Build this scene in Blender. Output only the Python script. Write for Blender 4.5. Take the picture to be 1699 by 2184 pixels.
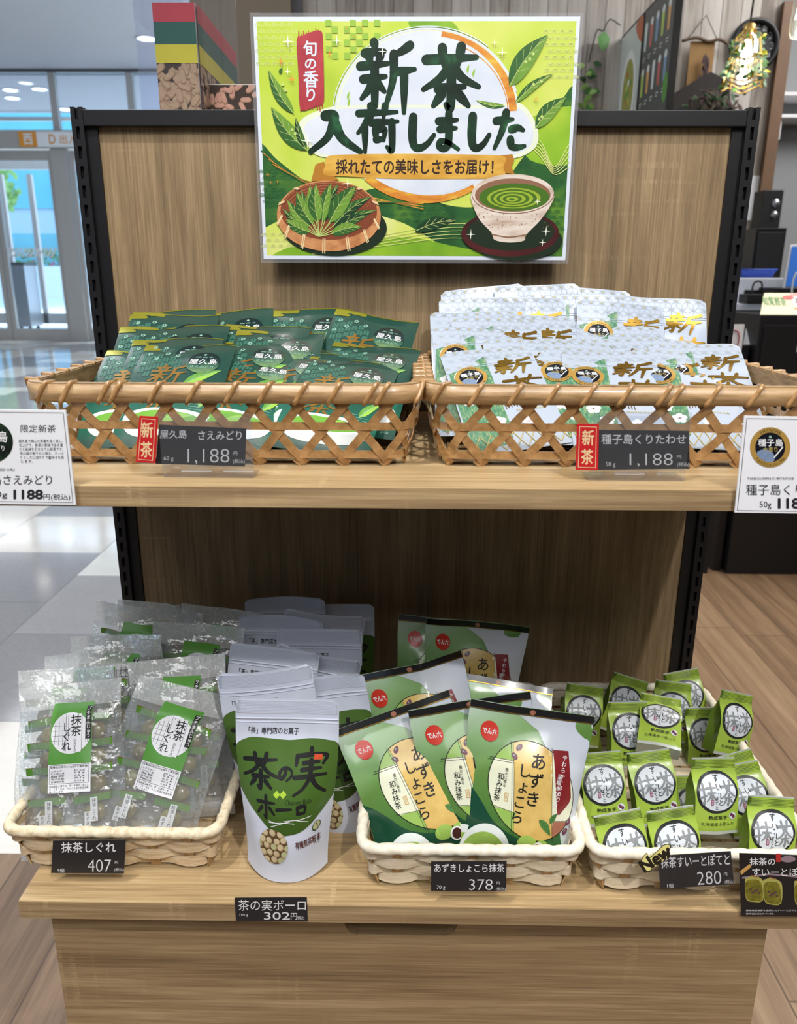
import bpy, bmesh, math, random
from math import sin, cos, tan, pi, radians as R, sqrt, atan2, floor
from mathutils import Vector, Matrix
SC = bpy.context.scene
for _o in list(bpy.data.objects): bpy.data.objects.remove(_o)
COL = SC.collection
# ------------------------------------------------------------------ camera
CAM = Vector((-.0018, -1.168, 1.31)); FPX = 1672.2
PITCH, YAW, ROLL = R(16.937), R(-.794), R(.2046)
_f = Vector((sin(YAW)*cos(PITCH), cos(YAW)*cos(PITCH), -sin(PITCH)))
_r = Vector((cos(YAW), -sin(YAW), 0)); _u = _r.cross(_f)
RX = cos(ROLL)*_r + sin(ROLL)*_u; UX = -sin(ROLL)*_r + cos(ROLL)*_u
cam_d = bpy.data.cameras.new('camera'); cam = bpy.data.objects.new('camera', cam_d); COL.objects.link(cam)
cam.matrix_world = Matrix((( RX.x, UX.x, -_f.x, CAM.x), (RX.y, UX.y, -_f.y, CAM.y), (RX.z, UX.z, -_f.z, CAM.z), (0, 0, 0, 1)))
cam_d.sensor_fit = 'VERTICAL'; cam_d.sensor_height = 36; cam_d.lens = FPX/2184*36
cam_d.clip_start = .02; cam_d.clip_end = 200
cam_d.dof.use_dof = True; cam_d.dof.focus_distance = 1.0; cam_d.dof.aperture_fstop = 8
SC.camera = cam
def ray(u, v): return _f + RX*((u-849.5)/FPX) + UX*((1092-v)/FPX)
def at(u, v, Y):
    d = ray(u, v); return CAM + d*((Y-CAM.y)/d.y)
def atz(u, v, z):
    d = ray(u, v); return CAM + d*((z-CAM.z)/d.z)
def atx(u, v, x):
    d = ray(u, v); return CAM + d*((x-CAM.x)/d.x)
# ------------------------------------------------------------------ world, lamps, exposure
SC.view_settings.view_transform = 'Standard'; SC.view_settings.look = 'None'
SC.view_settings.gamma = 1; SC.view_settings.use_curve_mapping = False
SC.view_settings.exposure = 0.22
W = bpy.data.worlds.new('sky'); SC.world = W; W.use_nodes = True
_n = W.node_tree.nodes; _bg = _n['Background']
_bg.inputs[0].default_value = (.62, .82, 1.0, 1); _bg.inputs[1].default_value = 2.6
cy = SC.cycles
cy.max_bounces = 7; cy.diffuse_bounces = 3; cy.glossy_bounces = 3; cy.transmission_bounces = 4; cy.transparent_max_bounces = 20
cy.caustics_reflective = False; cy.caustics_refractive = False; cy.sample_clamp_indirect = 4
def spot(name, loc, target, watts, angle, blend=.6, size=.04, col=(1, .962, .915)):
    d = bpy.data.lights.new(name, 'SPOT'); d.energy = watts; d.spot_size = R(angle); d.spot_blend = blend
    d.shadow_soft_size = size; d.color = col
    o = bpy.data.objects.new(name, d); COL.objects.link(o); o.location = loc
    o.rotation_euler = (Vector(target)-Vector(loc)).to_track_quat('-Z', 'Y').to_euler(); return o
def area(name, loc, target, watts, sx, sy, col=(1, 1, 1)):
    d = bpy.data.lights.new(name, 'AREA'); d.shape = 'RECTANGLE'; d.size = sx; d.size_y = sy; d.energy = watts; d.color = col
    o = bpy.data.objects.new(name, d); COL.objects.link(o); o.location = loc
    o.rotation_euler = (Vector(target)-Vector(loc)).to_track_quat('-Z', 'Y').to_euler(); return o
spot('ceiling_spot', (-.55, -.98, 3.15), (-.05, -.4, .65), 88, 60, .5, .03)
spot('ceiling_spot', (.85, -2.1, 3.15), (.12, -.38, .6), 112, 56, .5, .03)
area('ceiling_panel_lamp', (0, -2.1, 3.2), (0, -1.0, 0.4), 64, 3.0, 2.0, (.98, .99, 1))  # added soft fill over the shop, not a known fixture
area('ceiling_panel_lamp', (-3.6, 5.6, 4.7), (-3.6, 5.6, 0), 370, 4, 8, (.92, .96, 1))  # unseen fill added to brighten the hall floor tiles
area('ceiling_panel_lamp', (2.9, 2.3, 3.5), (2.2, 3.0, 0.6), 80, 1.6, 1.6, (1, .98, .95))  # fill added to lift the board wall and checkout corner
area('ceiling_panel_lamp', (-9, 16.8, 4.72), (-9, 16.8, 0), 110, 6, 2, (.9, .95, 1))  # extra fill added to brighten the vestibule
spot('ceiling_spot', (2.2, 1.5, 3.4), (1.35, .8, 0), 210, 74, .8, .08, (1, .9, .74))  # spot added only to brighten the wood floor of the aisle
sun = bpy.data.lights.new('sun', 'SUN'); sun.energy = 7; sun.angle = R(2); sun.color = (1, .97, .92)
_o = bpy.data.objects.new('sun', sun); COL.objects.link(_o); _o.rotation_euler = (R(48), 0, R(150)); _o.location = (-10, 30, 20)
# ------------------------------------------------------------------ materials
def lin(c):
    return tuple(((x/255)/12.92 if x/255 <= .04045 else ((x/255+.055)/1.055)**2.4) for x in c[:3])
MATS = {}
class NT:
    def __init__(s, name):
        s.m = bpy.data.materials.new(name); s.m.use_nodes = True; s.t = s.m.node_tree; s.t.nodes.clear()
        s.out = s.n('ShaderNodeOutputMaterial')
    def n(s, typ, ins=None, **kw):
        x = s.t.nodes.new(typ)
        for k, v in kw.items(): setattr(x, k, v)
        for k, v in (ins or {}).items():
            if isinstance(v, bpy.types.NodeSocket): s.t.links.new(v, x.inputs[k])
            else: x.inputs[k].default_value = v
        return x
    def math(s, op, a, b=0.0): return s.n('ShaderNodeMath', {0: a, 1: b}, operation=op).outputs[0]
    def mix(s, f, a, b):
        x = s.n('ShaderNodeMix', data_type='RGBA')
        for k, v in ((0, f), (6, a), (7, b)):
            if isinstance(v, bpy.types.NodeSocket): s.t.links.new(v, x.inputs[k])
            else: x.inputs[k].default_value = v if k == 0 else (*v, 1)
        return x.outputs[2]
    def ramp(s, f, stops, interp='LINEAR'):
        x = s.n('ShaderNodeValToRGB', {0: f}); cr = x.color_ramp; cr.interpolation = interp
        while len(cr.elements) < len(stops): cr.elements.new(.5)
        for e, (p, c) in zip(cr.elements, stops): e.position = p; e.color = (*c, 1)
        return x.outputs[0]
    def coord(s, scale=(1, 1, 1), which='Object', loc=(0, 0, 0), rot=(0, 0, 0)):
        c = s.n('ShaderNodeTexCoord'); m = s.n('ShaderNodeMapping', {0: c.outputs[which], 1: loc, 2: rot, 3: scale}); return m.outputs[0]
    def noise(s, vec, scale=1, detail=3, rough=.5, dist=0):
        return s.n('ShaderNodeTexNoise', {'Vector': vec, 'Scale': scale, 'Detail': detail, 'Roughness': rough, 'Distortion': dist}).outputs[0]
    def bsdf(s, **kw):
        b = s.n('ShaderNodeBsdfPrincipled', {k.replace('_', ' '): v for k, v in kw.items()}); return b
    def done(s, sh, disp=None):
        s.t.links.new(sh, s.out.inputs[0]); return s.m
    def bump(s, h, strength=.3, dist=.001): return s.n('ShaderNodeBump', {'Height': h, 'Strength': strength, 'Distance': dist}).outputs[0]
def M(name, col, rough=.5, metal=0., spec=.5, var=.05, vs=40, coat=0., bump=0., bs=200):
    """plain procedural material: a colour with faint mottling"""
    if name in MATS: return name
    t = NT(name); c = lin(col); v = t.coord()
    n = t.noise(v, vs, 2)
    base = t.mix(n, tuple(x*(1-var) for x in c), tuple(min(1, x*(1+var)) for x in c))
    kw = dict(Base_Color=base, Roughness=rough, Metallic=metal, Coat_Weight=coat, Coat_Roughness=.08)
    kw['Specular_IOR_Level'] = spec
    if bump: kw['Normal'] = t.bump(t.noise(v, bs, 2), bump, .001)
    MATS[name] = t.done(t.bsdf(**kw).outputs[0]); return name
def Mgrad(name, axis, lo, hi, stops, rough=.4, coat=0., warp=.0, vs=12, bump=0., bs=60):
    """printed colour ramp along one local axis"""
    t = NT(name); v = t.coord(); sp = t.n('ShaderNodeSeparateXYZ', {0: v})
    if isinstance(axis, tuple):
        f = t.math('ADD', t.math('MULTIPLY', sp.outputs[0], axis[0]), t.math('MULTIPLY', sp.outputs[2], axis[1]))
    else: f = sp.outputs['XYZ'.index(axis)]
    f = t.math('DIVIDE', t.math('SUBTRACT', f, lo), hi-lo)
    if warp: f = t.math('ADD', f, t.math('MULTIPLY', t.math('SUBTRACT', t.noise(v, vs, 3), .5), warp))
    kw = dict(Base_Color=t.ramp(f, [(p, lin(c)) for p, c in stops]), Roughness=rough, Coat_Weight=coat, Coat_Roughness=.1)
    if bump: kw['Normal'] = t.bump(t.noise(t.coord(), bs, 2), bump, .001)
    MATS[name] = t.done(t.bsdf(**kw).outputs[0]); return name
def Mnoise(name, stops, scale=(1, 1, 1), detail=4, rough=.5, coat=0., dist=.0, metal=0.):
    t = NT(name); v = t.coord(scale)
    MATS[name] = t.done(t.bsdf(Base_Color=t.ramp(t.noise(v, 1, detail, .6, dist), [(p, lin(c)) for p, c in stops]), Roughness=rough, Coat_Weight=coat, Coat_Roughness=.1, Metallic=metal).outputs[0]); return name
def Mclear(name, tint=(255, 255, 255), haze=.04, gloss=.1, rough=.06, fres=.35):
    """thin clear sheet: mostly see-through, a little haze, fresnel gloss"""
    t = NT(name)
    tr = t.n('ShaderNodeBsdfTransparent', {0: (*lin(tint), 1)}); gl = t.n('ShaderNodeBsdfGlossy', {0: (1, 1, 1, 1), 1: rough})
    df = t.n('ShaderNodeBsdfDiffuse', {0: (.85, .86, .88, 1)})
    a = t.n('ShaderNodeMixShader', {0: haze, 1: tr.outputs[0], 2: df.outputs[0]})
    fr = t.n('ShaderNodeLayerWeight', {0: .35}).outputs[0]
    fac = t.math('ADD', t.math('MULTIPLY', fr, fres), gloss)
    MATS[name] = t.done(t.n('ShaderNodeMixShader', {0: fac, 1: a.outputs[0], 2: gl.outputs[0]}).outputs[0]); return name
def Memit(name, col, power, tint=None):
    t = NT(name); v = t.coord()
    c = t.mix(t.noise(v, 30, 1), tuple(x*.97 for x in lin(col)), lin(col))
    MATS[name] = t.done(t.n('ShaderNodeEmission', {0: c, 1: power}).outputs[0]); return name
def wood(name, axis, c0, c1, c2, rough=.5, marks=.35, seed=0., fine=420, streak=(26, 26, 2.2)):
    """oak-effect laminate; grain runs along AXIS (x or z) of the object"""
    t = NT(name)
    def sc(k):  # k = (across, across, along)
        return (k[2], k[0], k[1]) if axis == 'x' else (k[0], k[1], k[2])
    loc = (seed, seed*1.7, seed*.6)
    warp = t.noise(t.coord(sc((5, 5, 1.3)), loc=loc), 1, 2)
    wv = t.n('ShaderNodeVectorMath', {0: t.coord(sc(streak), loc=loc), 1: t.n('ShaderNodeCombineXYZ', {0: t.math('MULTIPLY', warp, 1.6), 1: 0., 2: t.math('MULTIPLY', warp, 1.6)}).outputs[0]}, operation='ADD').outputs[0]
    a = t.noise(wv, 1, 5, .66)
    b = t.noise(t.coord(sc((fine, fine, 9)), loc=loc), 1, 3, .6)
    d = t.noise(t.coord(sc((90, 90, 3)), loc=loc), 1, 3, .6)
    f = t.math('ADD', t.math('MULTIPLY', a, .38), t.math('ADD', t.math('MULTIPLY', b, .34), t.math('MULTIPLY', d, .28)))
    col = t.ramp(f, [(.34, lin(c0)), (.5, lin(c1)), (.64, lin(c2))])
    if marks:   # pale saw marks across the grain, in patches
        m = t.noise(t.coord(sc((3.2, 3.2, 95)), loc=loc), 1, 2, .5)
        p = t.noise(t.coord(sc((5, 5, 4)), loc=(seed+3, 1, 2)), 1, 2, .5)
        g = t.noise(t.coord(sc((300, 300, 60)), loc=loc), 1, 1)
        mk = t.math('MULTIPLY', t.ramp(m, [(.58, (0, 0, 0)), (.66, (1, 1, 1))]), t.ramp(p, [(.52, (0, 0, 0)), (.66, (1, 1, 1))]))
        mk = t.math('MULTIPLY', mk, t.ramp(g, [(.4, (0, 0, 0)), (.6, (1, 1, 1))]))
        col = t.mix(t.math('MULTIPLY', mk, marks), col, lin((214, 186, 142)))
    bp = t.bump(f, .25, .0006)
    MATS[name] = t.done(t.bsdf(Base_Color=col, Roughness=rough, Normal=bp, Specular_IOR_Level=.35).outputs[0]); return name
# ------------------------------------------------------------------ objects
class MB:
    """collects faces of several materials and links them as ONE mesh object"""
    def __init__(s): s.v = []; s.f = []; s.m = []; s.s = []; s.mats = []
    def add(s, vs, fs, mat, smooth=False):
        b = len(s.v); s.v += [tuple(x) for x in vs]
        if mat not in s.mats: s.mats.append(mat)
        k = s.mats.index(mat)
        for f in fs: s.f.append(tuple(i+b for i in f)); s.m.append(k); s.s.append(smooth)
        return s
    def box(s, x0, x1, y0, y1, z0, z1, mat, bev=0.):
        if bev > 0:
            bm = bmesh.new(); bmesh.ops.create_cube(bm, size=1)
            for v in bm.verts: v.co = Vector(((x0+x1)/2+v.co.x*(x1-x0), (y0+y1)/2+v.co.y*(y1-y0), (z0+z1)/2+v.co.z*(z1-z0)))
            bmesh.ops.bevel(bm, geom=bm.edges[:], offset=bev, segments=2, affect='EDGES', profile=.6)
            bm.verts.index_update(); s.add([v.co for v in bm.verts], [[v.index for v in f.verts] for f in bm.faces], mat); bm.free(); return s
        v = [(x, y, z) for z in (z0, z1) for y in (y0, y1) for x in (x0, x1)]
        return s.add(v, [(0, 2, 3, 1), (4, 5, 7, 6), (0, 1, 5, 4), (2, 6, 7, 3), (1, 3, 7, 5), (0, 4, 6, 2)], mat)
    def quad(s, a, b, c, d, mat): return s.add([a, b, c, d], [(0, 1, 2, 3)], mat)
    def grid(s, fn, nu, nv, mat, smooth=True, close=False, flip=False):
        vs = [fn(i/nu, j/nv) for j in range(nv+1) for i in range(nu if close else nu+1)]
        w = nu if close else nu+1; fs = []
        for j in range(nv):
            for i in range(nu):
                q = (j*w+i, j*w+(i+1) % w, (j+1)*w+(i+1) % w, (j+1)*w+i)
                fs.append(q[::-1] if flip else q)
        return s.add(vs, fs, mat, smooth)
    def lathe(s, prof, mat, n=24, c=(0, 0, 0), smooth=True):
        return s.grid(lambda a, b: (c[0]+_lp(prof, b)[0]*cos(2*pi*a), c[1]+_lp(prof, b)[0]*sin(2*pi*a), c[2]+_lp(prof, b)[1]), n, len(prof)-1, mat, smooth, True)
    def tube(s, pts, r, mat, n=8, closed=False, smooth=True):
        pts = [Vector(p) for p in pts]; N = len(pts); rings = []; up = Vector((0, 0, 1)); pu = None
        for i, p in enumerate(pts):
            a = pts[(i-1) % N] if closed or i > 0 else p; b = pts[(i+1) % N] if closed or i < N-1 else p
            t = (b-a).normalized()
            if pu is None: pu = t.orthogonal().normalized()
            x = (pu - t*pu.dot(t)).normalized(); pu = x; y = t.cross(x)
            rr = r(i/(N-1)) if callable(r) else r
            rings += [p+x*rr*cos(2*pi*k/n)+y*rr*sin(2*pi*k/n) for k in range(n)]
        fs = []
        for i in range(N if closed else N-1):
            for k in range(n): fs.append((i*n+k, i*n+(k+1) % n, ((i+1) % N)*n+(k+1) % n, ((i+1) % N)*n+k))
        if not closed: fs += [tuple(range(n))[::-1], tuple((N-1)*n+k for k in range(n))]
        return s.add(rings, fs, mat, smooth)
    def ribbon(s, pts, wid, nor, thick, mat, closed=False, smooth=False):
        """flat strip: PTS centre line, WID half-width vectors, NOR outward normals"""
        N = len(pts); vs = []
        for p, w, n in zip(pts, wid, nor):
            p = Vector(p); w = Vector(w); n = Vector(n)*thick*.5; vs += [p-w-n, p+w-n, p+w+n, p-w+n]
        fs = []
        for i in range(N if closed else N-1):
            j = (i+1) % N
            for k in range(4): fs.append((i*4+k, i*4+(k+1) % 4, j*4+(k+1) % 4, j*4+k))
        if not closed: fs += [(0, 1, 2, 3), tuple((N-1)*4+k for k in (3, 2, 1, 0))]
        return s.add(vs, fs, mat, smooth)
    def build(s, name, parent=None, loc=None, rot=None):
        me = bpy.data.meshes.new(name); me.from_pydata(s.v, [], s.f)
        for k in s.mats: me.materials.append(MATS[k])
        me.polygons.foreach_set('material_index', s.m); me.polygons.foreach_set('use_smooth', s.s)
        me.validate(); me.update()
        o = bpy.data.objects.new(name, me); COL.objects.link(o)
        if parent: o.parent = parent
        if loc is not None: o.location = loc
        if rot is not None: o.rotation_euler = rot
        return o
def _lp(prof, b):
    k = b*(len(prof)-1); i = min(int(round(k)), len(prof)-1); return prof[i]
def tag(o, label, cat, group=None, kind=None):
    o['label'] = label; o['category'] = cat
    if group: o['group'] = group
    if kind: o['kind'] = kind
    return o
def thing(name, label, cat, loc=(0, 0, 0), rz=0., group=None):
    o = bpy.data.objects.new(name, None); COL.objects.link(o); o.empty_display_size = .02
    o.location = loc; o.rotation_euler = (0, 0, rz); return tag(o, label, cat, group)
def struct(o): o['kind'] = 'structure'; return o
def kids(o): return [c for c in bpy.data.objects if c.parent == o]
KIDS = {}
def copy_tree(o, parent=None):
    c = o.copy(); COL.objects.link(c)
    if parent: c.parent = parent
    if o.name not in KIDS: KIDS[o.name] = kids(o)
    for ch in KIDS[o.name]: copy_tree(ch, c)
    return c
# ------------------------------------------------------------------ printed artwork: flat shapes and lettering laid on a face
GL = {}
BOLD = ((1, 0), (-1, 0), (0, 1), (0, -1))
def glyph(s, bold=0., res=3, shear=0.):
    bold = min(bold, 0); k = (s, bold, res, shear)
    if k not in GL:
        c = bpy.data.curves.new('t', 'FONT'); c.body = s; c.size = 1; c.resolution_u = res; c.offset = min(bold, 0); c.shear = shear
        o = bpy.data.objects.new('t', c); COL.objects.link(o)
        me = bpy.data.meshes.new_from_object(o.evaluated_get(bpy.context.evaluated_depsgraph_get()))
        vs = [(v.co.x, v.co.y) for v in me.vertices]; fs = [tuple(p.vertices) for p in me.polygons]
        bpy.data.objects.remove(o); bpy.data.curves.remove(c); bpy.data.meshes.remove(me)
        GL[k] = (vs, fs)
    return GL[k]
def spline(pts, n=8, closed=False):
    P = list(pts); out = []; N = len(P)
    if N < 3 and not closed: return P
    for i in range(N if closed else N-1):
        p1 = P[i]; p2 = P[(i+1) % N]
        p0 = P[(i-1) % N] if closed or i > 0 else tuple(2*a-b for a, b in zip(p1, p2))
        p3 = P[(i+2) % N] if closed or i+2 < N else tuple(2*a-b for a, b in zip(p2, p1))
        for k in range(n):
            t = k/n
            out.append(tuple(.5*(2*b+(c-a)*t+(2*a-5*b+4*c-d)*t*t+(3*b-a-3*c+d)*t**3) for a, b, c, d in zip(p0, p1, p2, p3)))
    if not closed: out.append(tuple(P[-1]))
    return out
class Art:
    def __init__(s): s.it = []; s.L = 0; s.k = 0
    def up(s, n=1): s.L += n; return s
    def add(s, vs, fs, mat): s.k += 1; s.it.append((vs, fs, mat, s.L, s.k)); return s
    def poly(s, pts, mat): return s.add(list(pts), [tuple(range(len(pts)))], mat)
    def rect(s, x0, y0, x1, y1, mat): return s.poly([(x0, y0), (x1, y0), (x1, y1), (x0, y1)], mat)
    def frame(s, x0, y0, x1, y1, w, mat):
        s.rect(x0, y0, x1, y0+w, mat); s.rect(x0, y1-w, x1, y1, mat); s.rect(x0, y0+w, x0+w, y1-w, mat); s.rect(x1-w, y0+w, x1, y1-w, mat); return s
    def ell(s, cx, cy, rx, ry, mat, n=40, rot=0.):
        c, q = cos(rot), sin(rot)
        return s.poly([(cx+rx*cos(2*pi*k/n)*c-ry*sin(2*pi*k/n)*q, cy+rx*cos(2*pi*k/n)*q+ry*sin(2*pi*k/n)*c) for k in range(n)], mat)
    def ring(s, cx, cy, rx, ry, w, mat, n=44, a0=0., a1=2*pi, wob=0.):
        full = abs(a1-a0) > 6.2; vs = []; fs = []
        for k in range(n+1):
            a = a0+(a1-a0)*k/n; ww = w*(1+wob*sin(3*a+1))
            vs += [((rx-ww)*cos(a)+cx, (ry-ww)*sin(a)+cy), (rx*cos(a)+cx, ry*sin(a)+cy)]
            if k: fs.append((2*k-2, 2*k-1, 2*k+1, 2*k))
        return s.add(vs, fs, mat)
    def blob(s, pts, mat, n=8): return s.poly(spline(pts, n, True), mat)
    def line(s, pts, w, mat, smooth=True, taper=None):
        """stroke of width W (or W at each end and the middle) with rounded ends"""
        P = spline(pts, 7) if smooth and len(pts) > 2 else list(pts)
        if len(P) == 2: P = [tuple(a+(b-a)*k/4 for a, b in zip(*P)) for k in range(5)]
        N = len(P); L = []; Rr = []
        for i, p in enumerate(P):
            a = P[max(i-1, 0)]; b = P[min(i+1, N-1)]; dx, dy = b[0]-a[0], b[1]-a[1]; d = sqrt(dx*dx+dy*dy) or 1
            t = i/(N-1); ww = w*.5*(taper(t) if taper else 1); L.append((p[0]-dy/d*ww, p[1]+dx/d*ww)); Rr.append((p[0]+dy/d*ww, p[1]-dx/d*ww))
        ends = []
        if w > .6:
            for i, j, tt in ((0, 1, 0), (N-1, N-2, 1)):
                r = w*.5*(taper(tt) if taper else 1); dx, dy = P[i][0]-P[j][0], P[i][1]-P[j][1]; d = sqrt(dx*dx+dy*dy) or 1; a0 = atan2(dy, dx)
                ends.append([(P[i][0]+r*cos(a0-pi/2+pi*k/6), P[i][1]+r*sin(a0-pi/2+pi*k/6)) for k in range(7)])
        vs = []; fs = []
        for i in range(N):
            vs += [L[i], Rr[i]]
            if i: fs.append((2*i-2, 2*i-1, 2*i+1, 2*i))
        for e in ends: fs.append(tuple(range(len(vs), len(vs)+7))); vs += e
        return s.add(vs, fs, mat)
    def leaf(s, x0, y0, x1, y1, wid, mat, vein=None, vw=.5, dark=None):
        dx, dy = x1-x0, y1-y0; d = sqrt(dx*dx+dy*dy); nx, ny = -dy/d, dx/d; A = []; B = []
        for k in range(13):
            t = k/12; w = wid*.5*sin(pi*t**.8)**.9 if 0 < t < 1 else 0
            bend = .06*d*sin(pi*t)
            A.append((x0+dx*t+nx*(w+bend), y0+dy*t+ny*(w+bend))); B.append((x0+dx*t-nx*(w-bend), y0+dy*t-ny*(w-bend)))
        s.poly(A+B[-2:0:-1], mat)
        mid = [((a[0]+b[0])/2, (a[1]+b[1])/2) for a, b in zip(A, B)]
        if dark: s.up(); s.poly(A+mid[-2:0:-1], dark)
        if vein:
            s.up(); s.line(mid, vw, vein, False, lambda t: 1-.6*t)
            for k in (3, 5, 7, 9):
                for E in (A, B): s.line([mid[k], ((E[min(k+2, 12)][0]*.8+mid[min(k+2, 12)][0]*.2), (E[min(k+2, 12)][1]*.8+mid[min(k+2, 12)][1]*.2))], vw*.5, vein, False)
            s.L -= 1
        if dark: s.L -= 1
        return s
    def text(s, t, x0, y0, x1, y1, mat, bold=0., res=3, rot=0., shear=0.):
        """lettering fitted into a box"""
        vs, fs = glyph(t, bold, res, shear)
        if not vs: return s
        ax = min(v[0] for v in vs); bx = max(v[0] for v in vs); ay = min(v[1] for v in vs); by = max(v[1] for v in vs)
        kx = (x1-x0)/max(bx-ax, 1e-6); ky = (y1-y0)/max(by-ay, 1e-6); cx, cy = (x0+x1)/2, (y0+y1)/2; c, q = cos(rot), sin(rot); out = []
        for v in vs:
            X = x0+(v[0]-ax)*kx-cx; Y = y0+(v[1]-ay)*ky-cy; out.append((cx+X*c-Y*q, cy+X*q+Y*c))
        return s.heavy(out, fs, mat, bold*kx, bold*ky)
    def heavy(s, out, fs, mat, bx, by):
        if bx <= 0: return s.add(out, fs, mat)
        for dx, dy in BOLD: s.add([(x+dx*bx, y+dy*by) for x, y in out], fs, mat)
        return s
    def vtext(s, t, xc, ytop, size, mat, pitch=1., bold=0., res=3, rot=0., dx=0., sx=1.):
        c, q = cos(rot), sin(rot); n = 0
        for ch in t:
            if ch == ' ': n += .5; continue
            vs, fs = glyph('\u30fc' if False else ch, bold, res)
            out = []
            for v in vs:
                X = (v[0]-.46)*size*sx; Y = (v[1]-.36)*size
                if ch in 'ー': X, Y = Y, -X
                if ch in '、。': X += size*.5; Y += size*.4
                if ch in 'ょゃゅ': X += size*.08
                Y -= (n+.5)*size*pitch; X += dx*n*size
                out.append((xc+X*c-Y*q, ytop+X*q+Y*c))
            s.heavy(out, fs, mat, bold*size, bold*size); n += 1
        return s
    def brush(s, ch, x0, y0, x1, y1, w, mat, taper=None, slant=0.):
        for st in KANJI[ch]:
            P = [(x0+(p[0]+slant*(p[1]-50))/100*(x1-x0), y0+p[1]/100*(y1-y0)) for p in st]
            s.line(P, w, mat, True, taper or (lambda t: 1.12-.5*abs(t-.12)-.25*max(0, t-.7)))
        return s
    def arc(s, t, cx, cy, r, size, a_mid, mat, span=None, inward=False, bold=0.):
        n = len(t); span = span or n*size*.75/r
        for i, ch in enumerate(t):
            vs, fs = glyph(ch, bold, 2)
            if not vs: continue
            bx = max(v[0] for v in vs)/2
            a = a_mid+(span*(.5-(i+.5)/n) if not inward else span*((i+.5)/n-.5)); th = a-pi/2 if not inward else a+pi/2
            out = []
            for v in vs:
                X = (v[0]-bx)*size; Y = (v[1]-.35)*size
                out.append((cx+r*cos(a)+X*cos(th)-Y*sin(th), cy+r*sin(a)+X*sin(th)+Y*cos(th)))
            s.add(out, fs, mat)
        return s
    def lay(s, mb, fn, base=.00025, step=.00004, cell=None, xf=None):
        """put the artwork on a face: FN(u, v, off) in metres gives the point"""
        groups = {}
        for vs, fs, mat, L, k in s.it: groups.setdefault((mat, L), []).append((vs, fs, k*.0016))
        for (mat, L), items in groups.items():
            V = []; F = []
            for vs, fs, k in items:
                b = len(V); V += [(p[0], p[1], k) for p in vs]; F += [tuple(i+b for i in f) for f in fs]
            if xf: V = [(*xf(p[0], p[1]), p[2]) for p in V]
            if cell:
                bm = bmesh.new(); bv = [bm.verts.new(p) for p in V]
                for f in F:
                    try: bm.faces.new([bv[i] for i in f])
                    except ValueError: pass
                big = [f for f in bm.faces if len(f.verts) > 4]
                if big: bmesh.ops.triangulate(bm, faces=big)
                for ax in (0, 1):
                    lo = min(p[ax] for p in V); hi = max(p[ax] for p in V); k = math.ceil(lo/cell)*cell
                    while k < hi:
                        co = (k, 0, 0) if ax == 0 else (0, k, 0); no = (1, 0, 0) if ax == 0 else (0, 1, 0)
                        bmesh.ops.bisect_plane(bm, geom=bm.verts[:]+bm.edges[:]+bm.faces[:], plane_co=co, plane_no=no, dist=1e-5); k += cell
                bm.verts.index_update()
                V = [(v.co.x, v.co.y, v.co.z) for v in bm.verts]; F = []
                for f in bm.faces: F.append([v.index for v in f.verts] if f.normal.z > 0 or True else [])
                bm.free()
            off = base+L*step
            mb.add([fn(p[0]/1000, p[1]/1000, off+p[2]/1000) for p in V], F, mat, bool(cell))
        return mb
def flat(u, v, off): return (u, -off, v)
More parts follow.
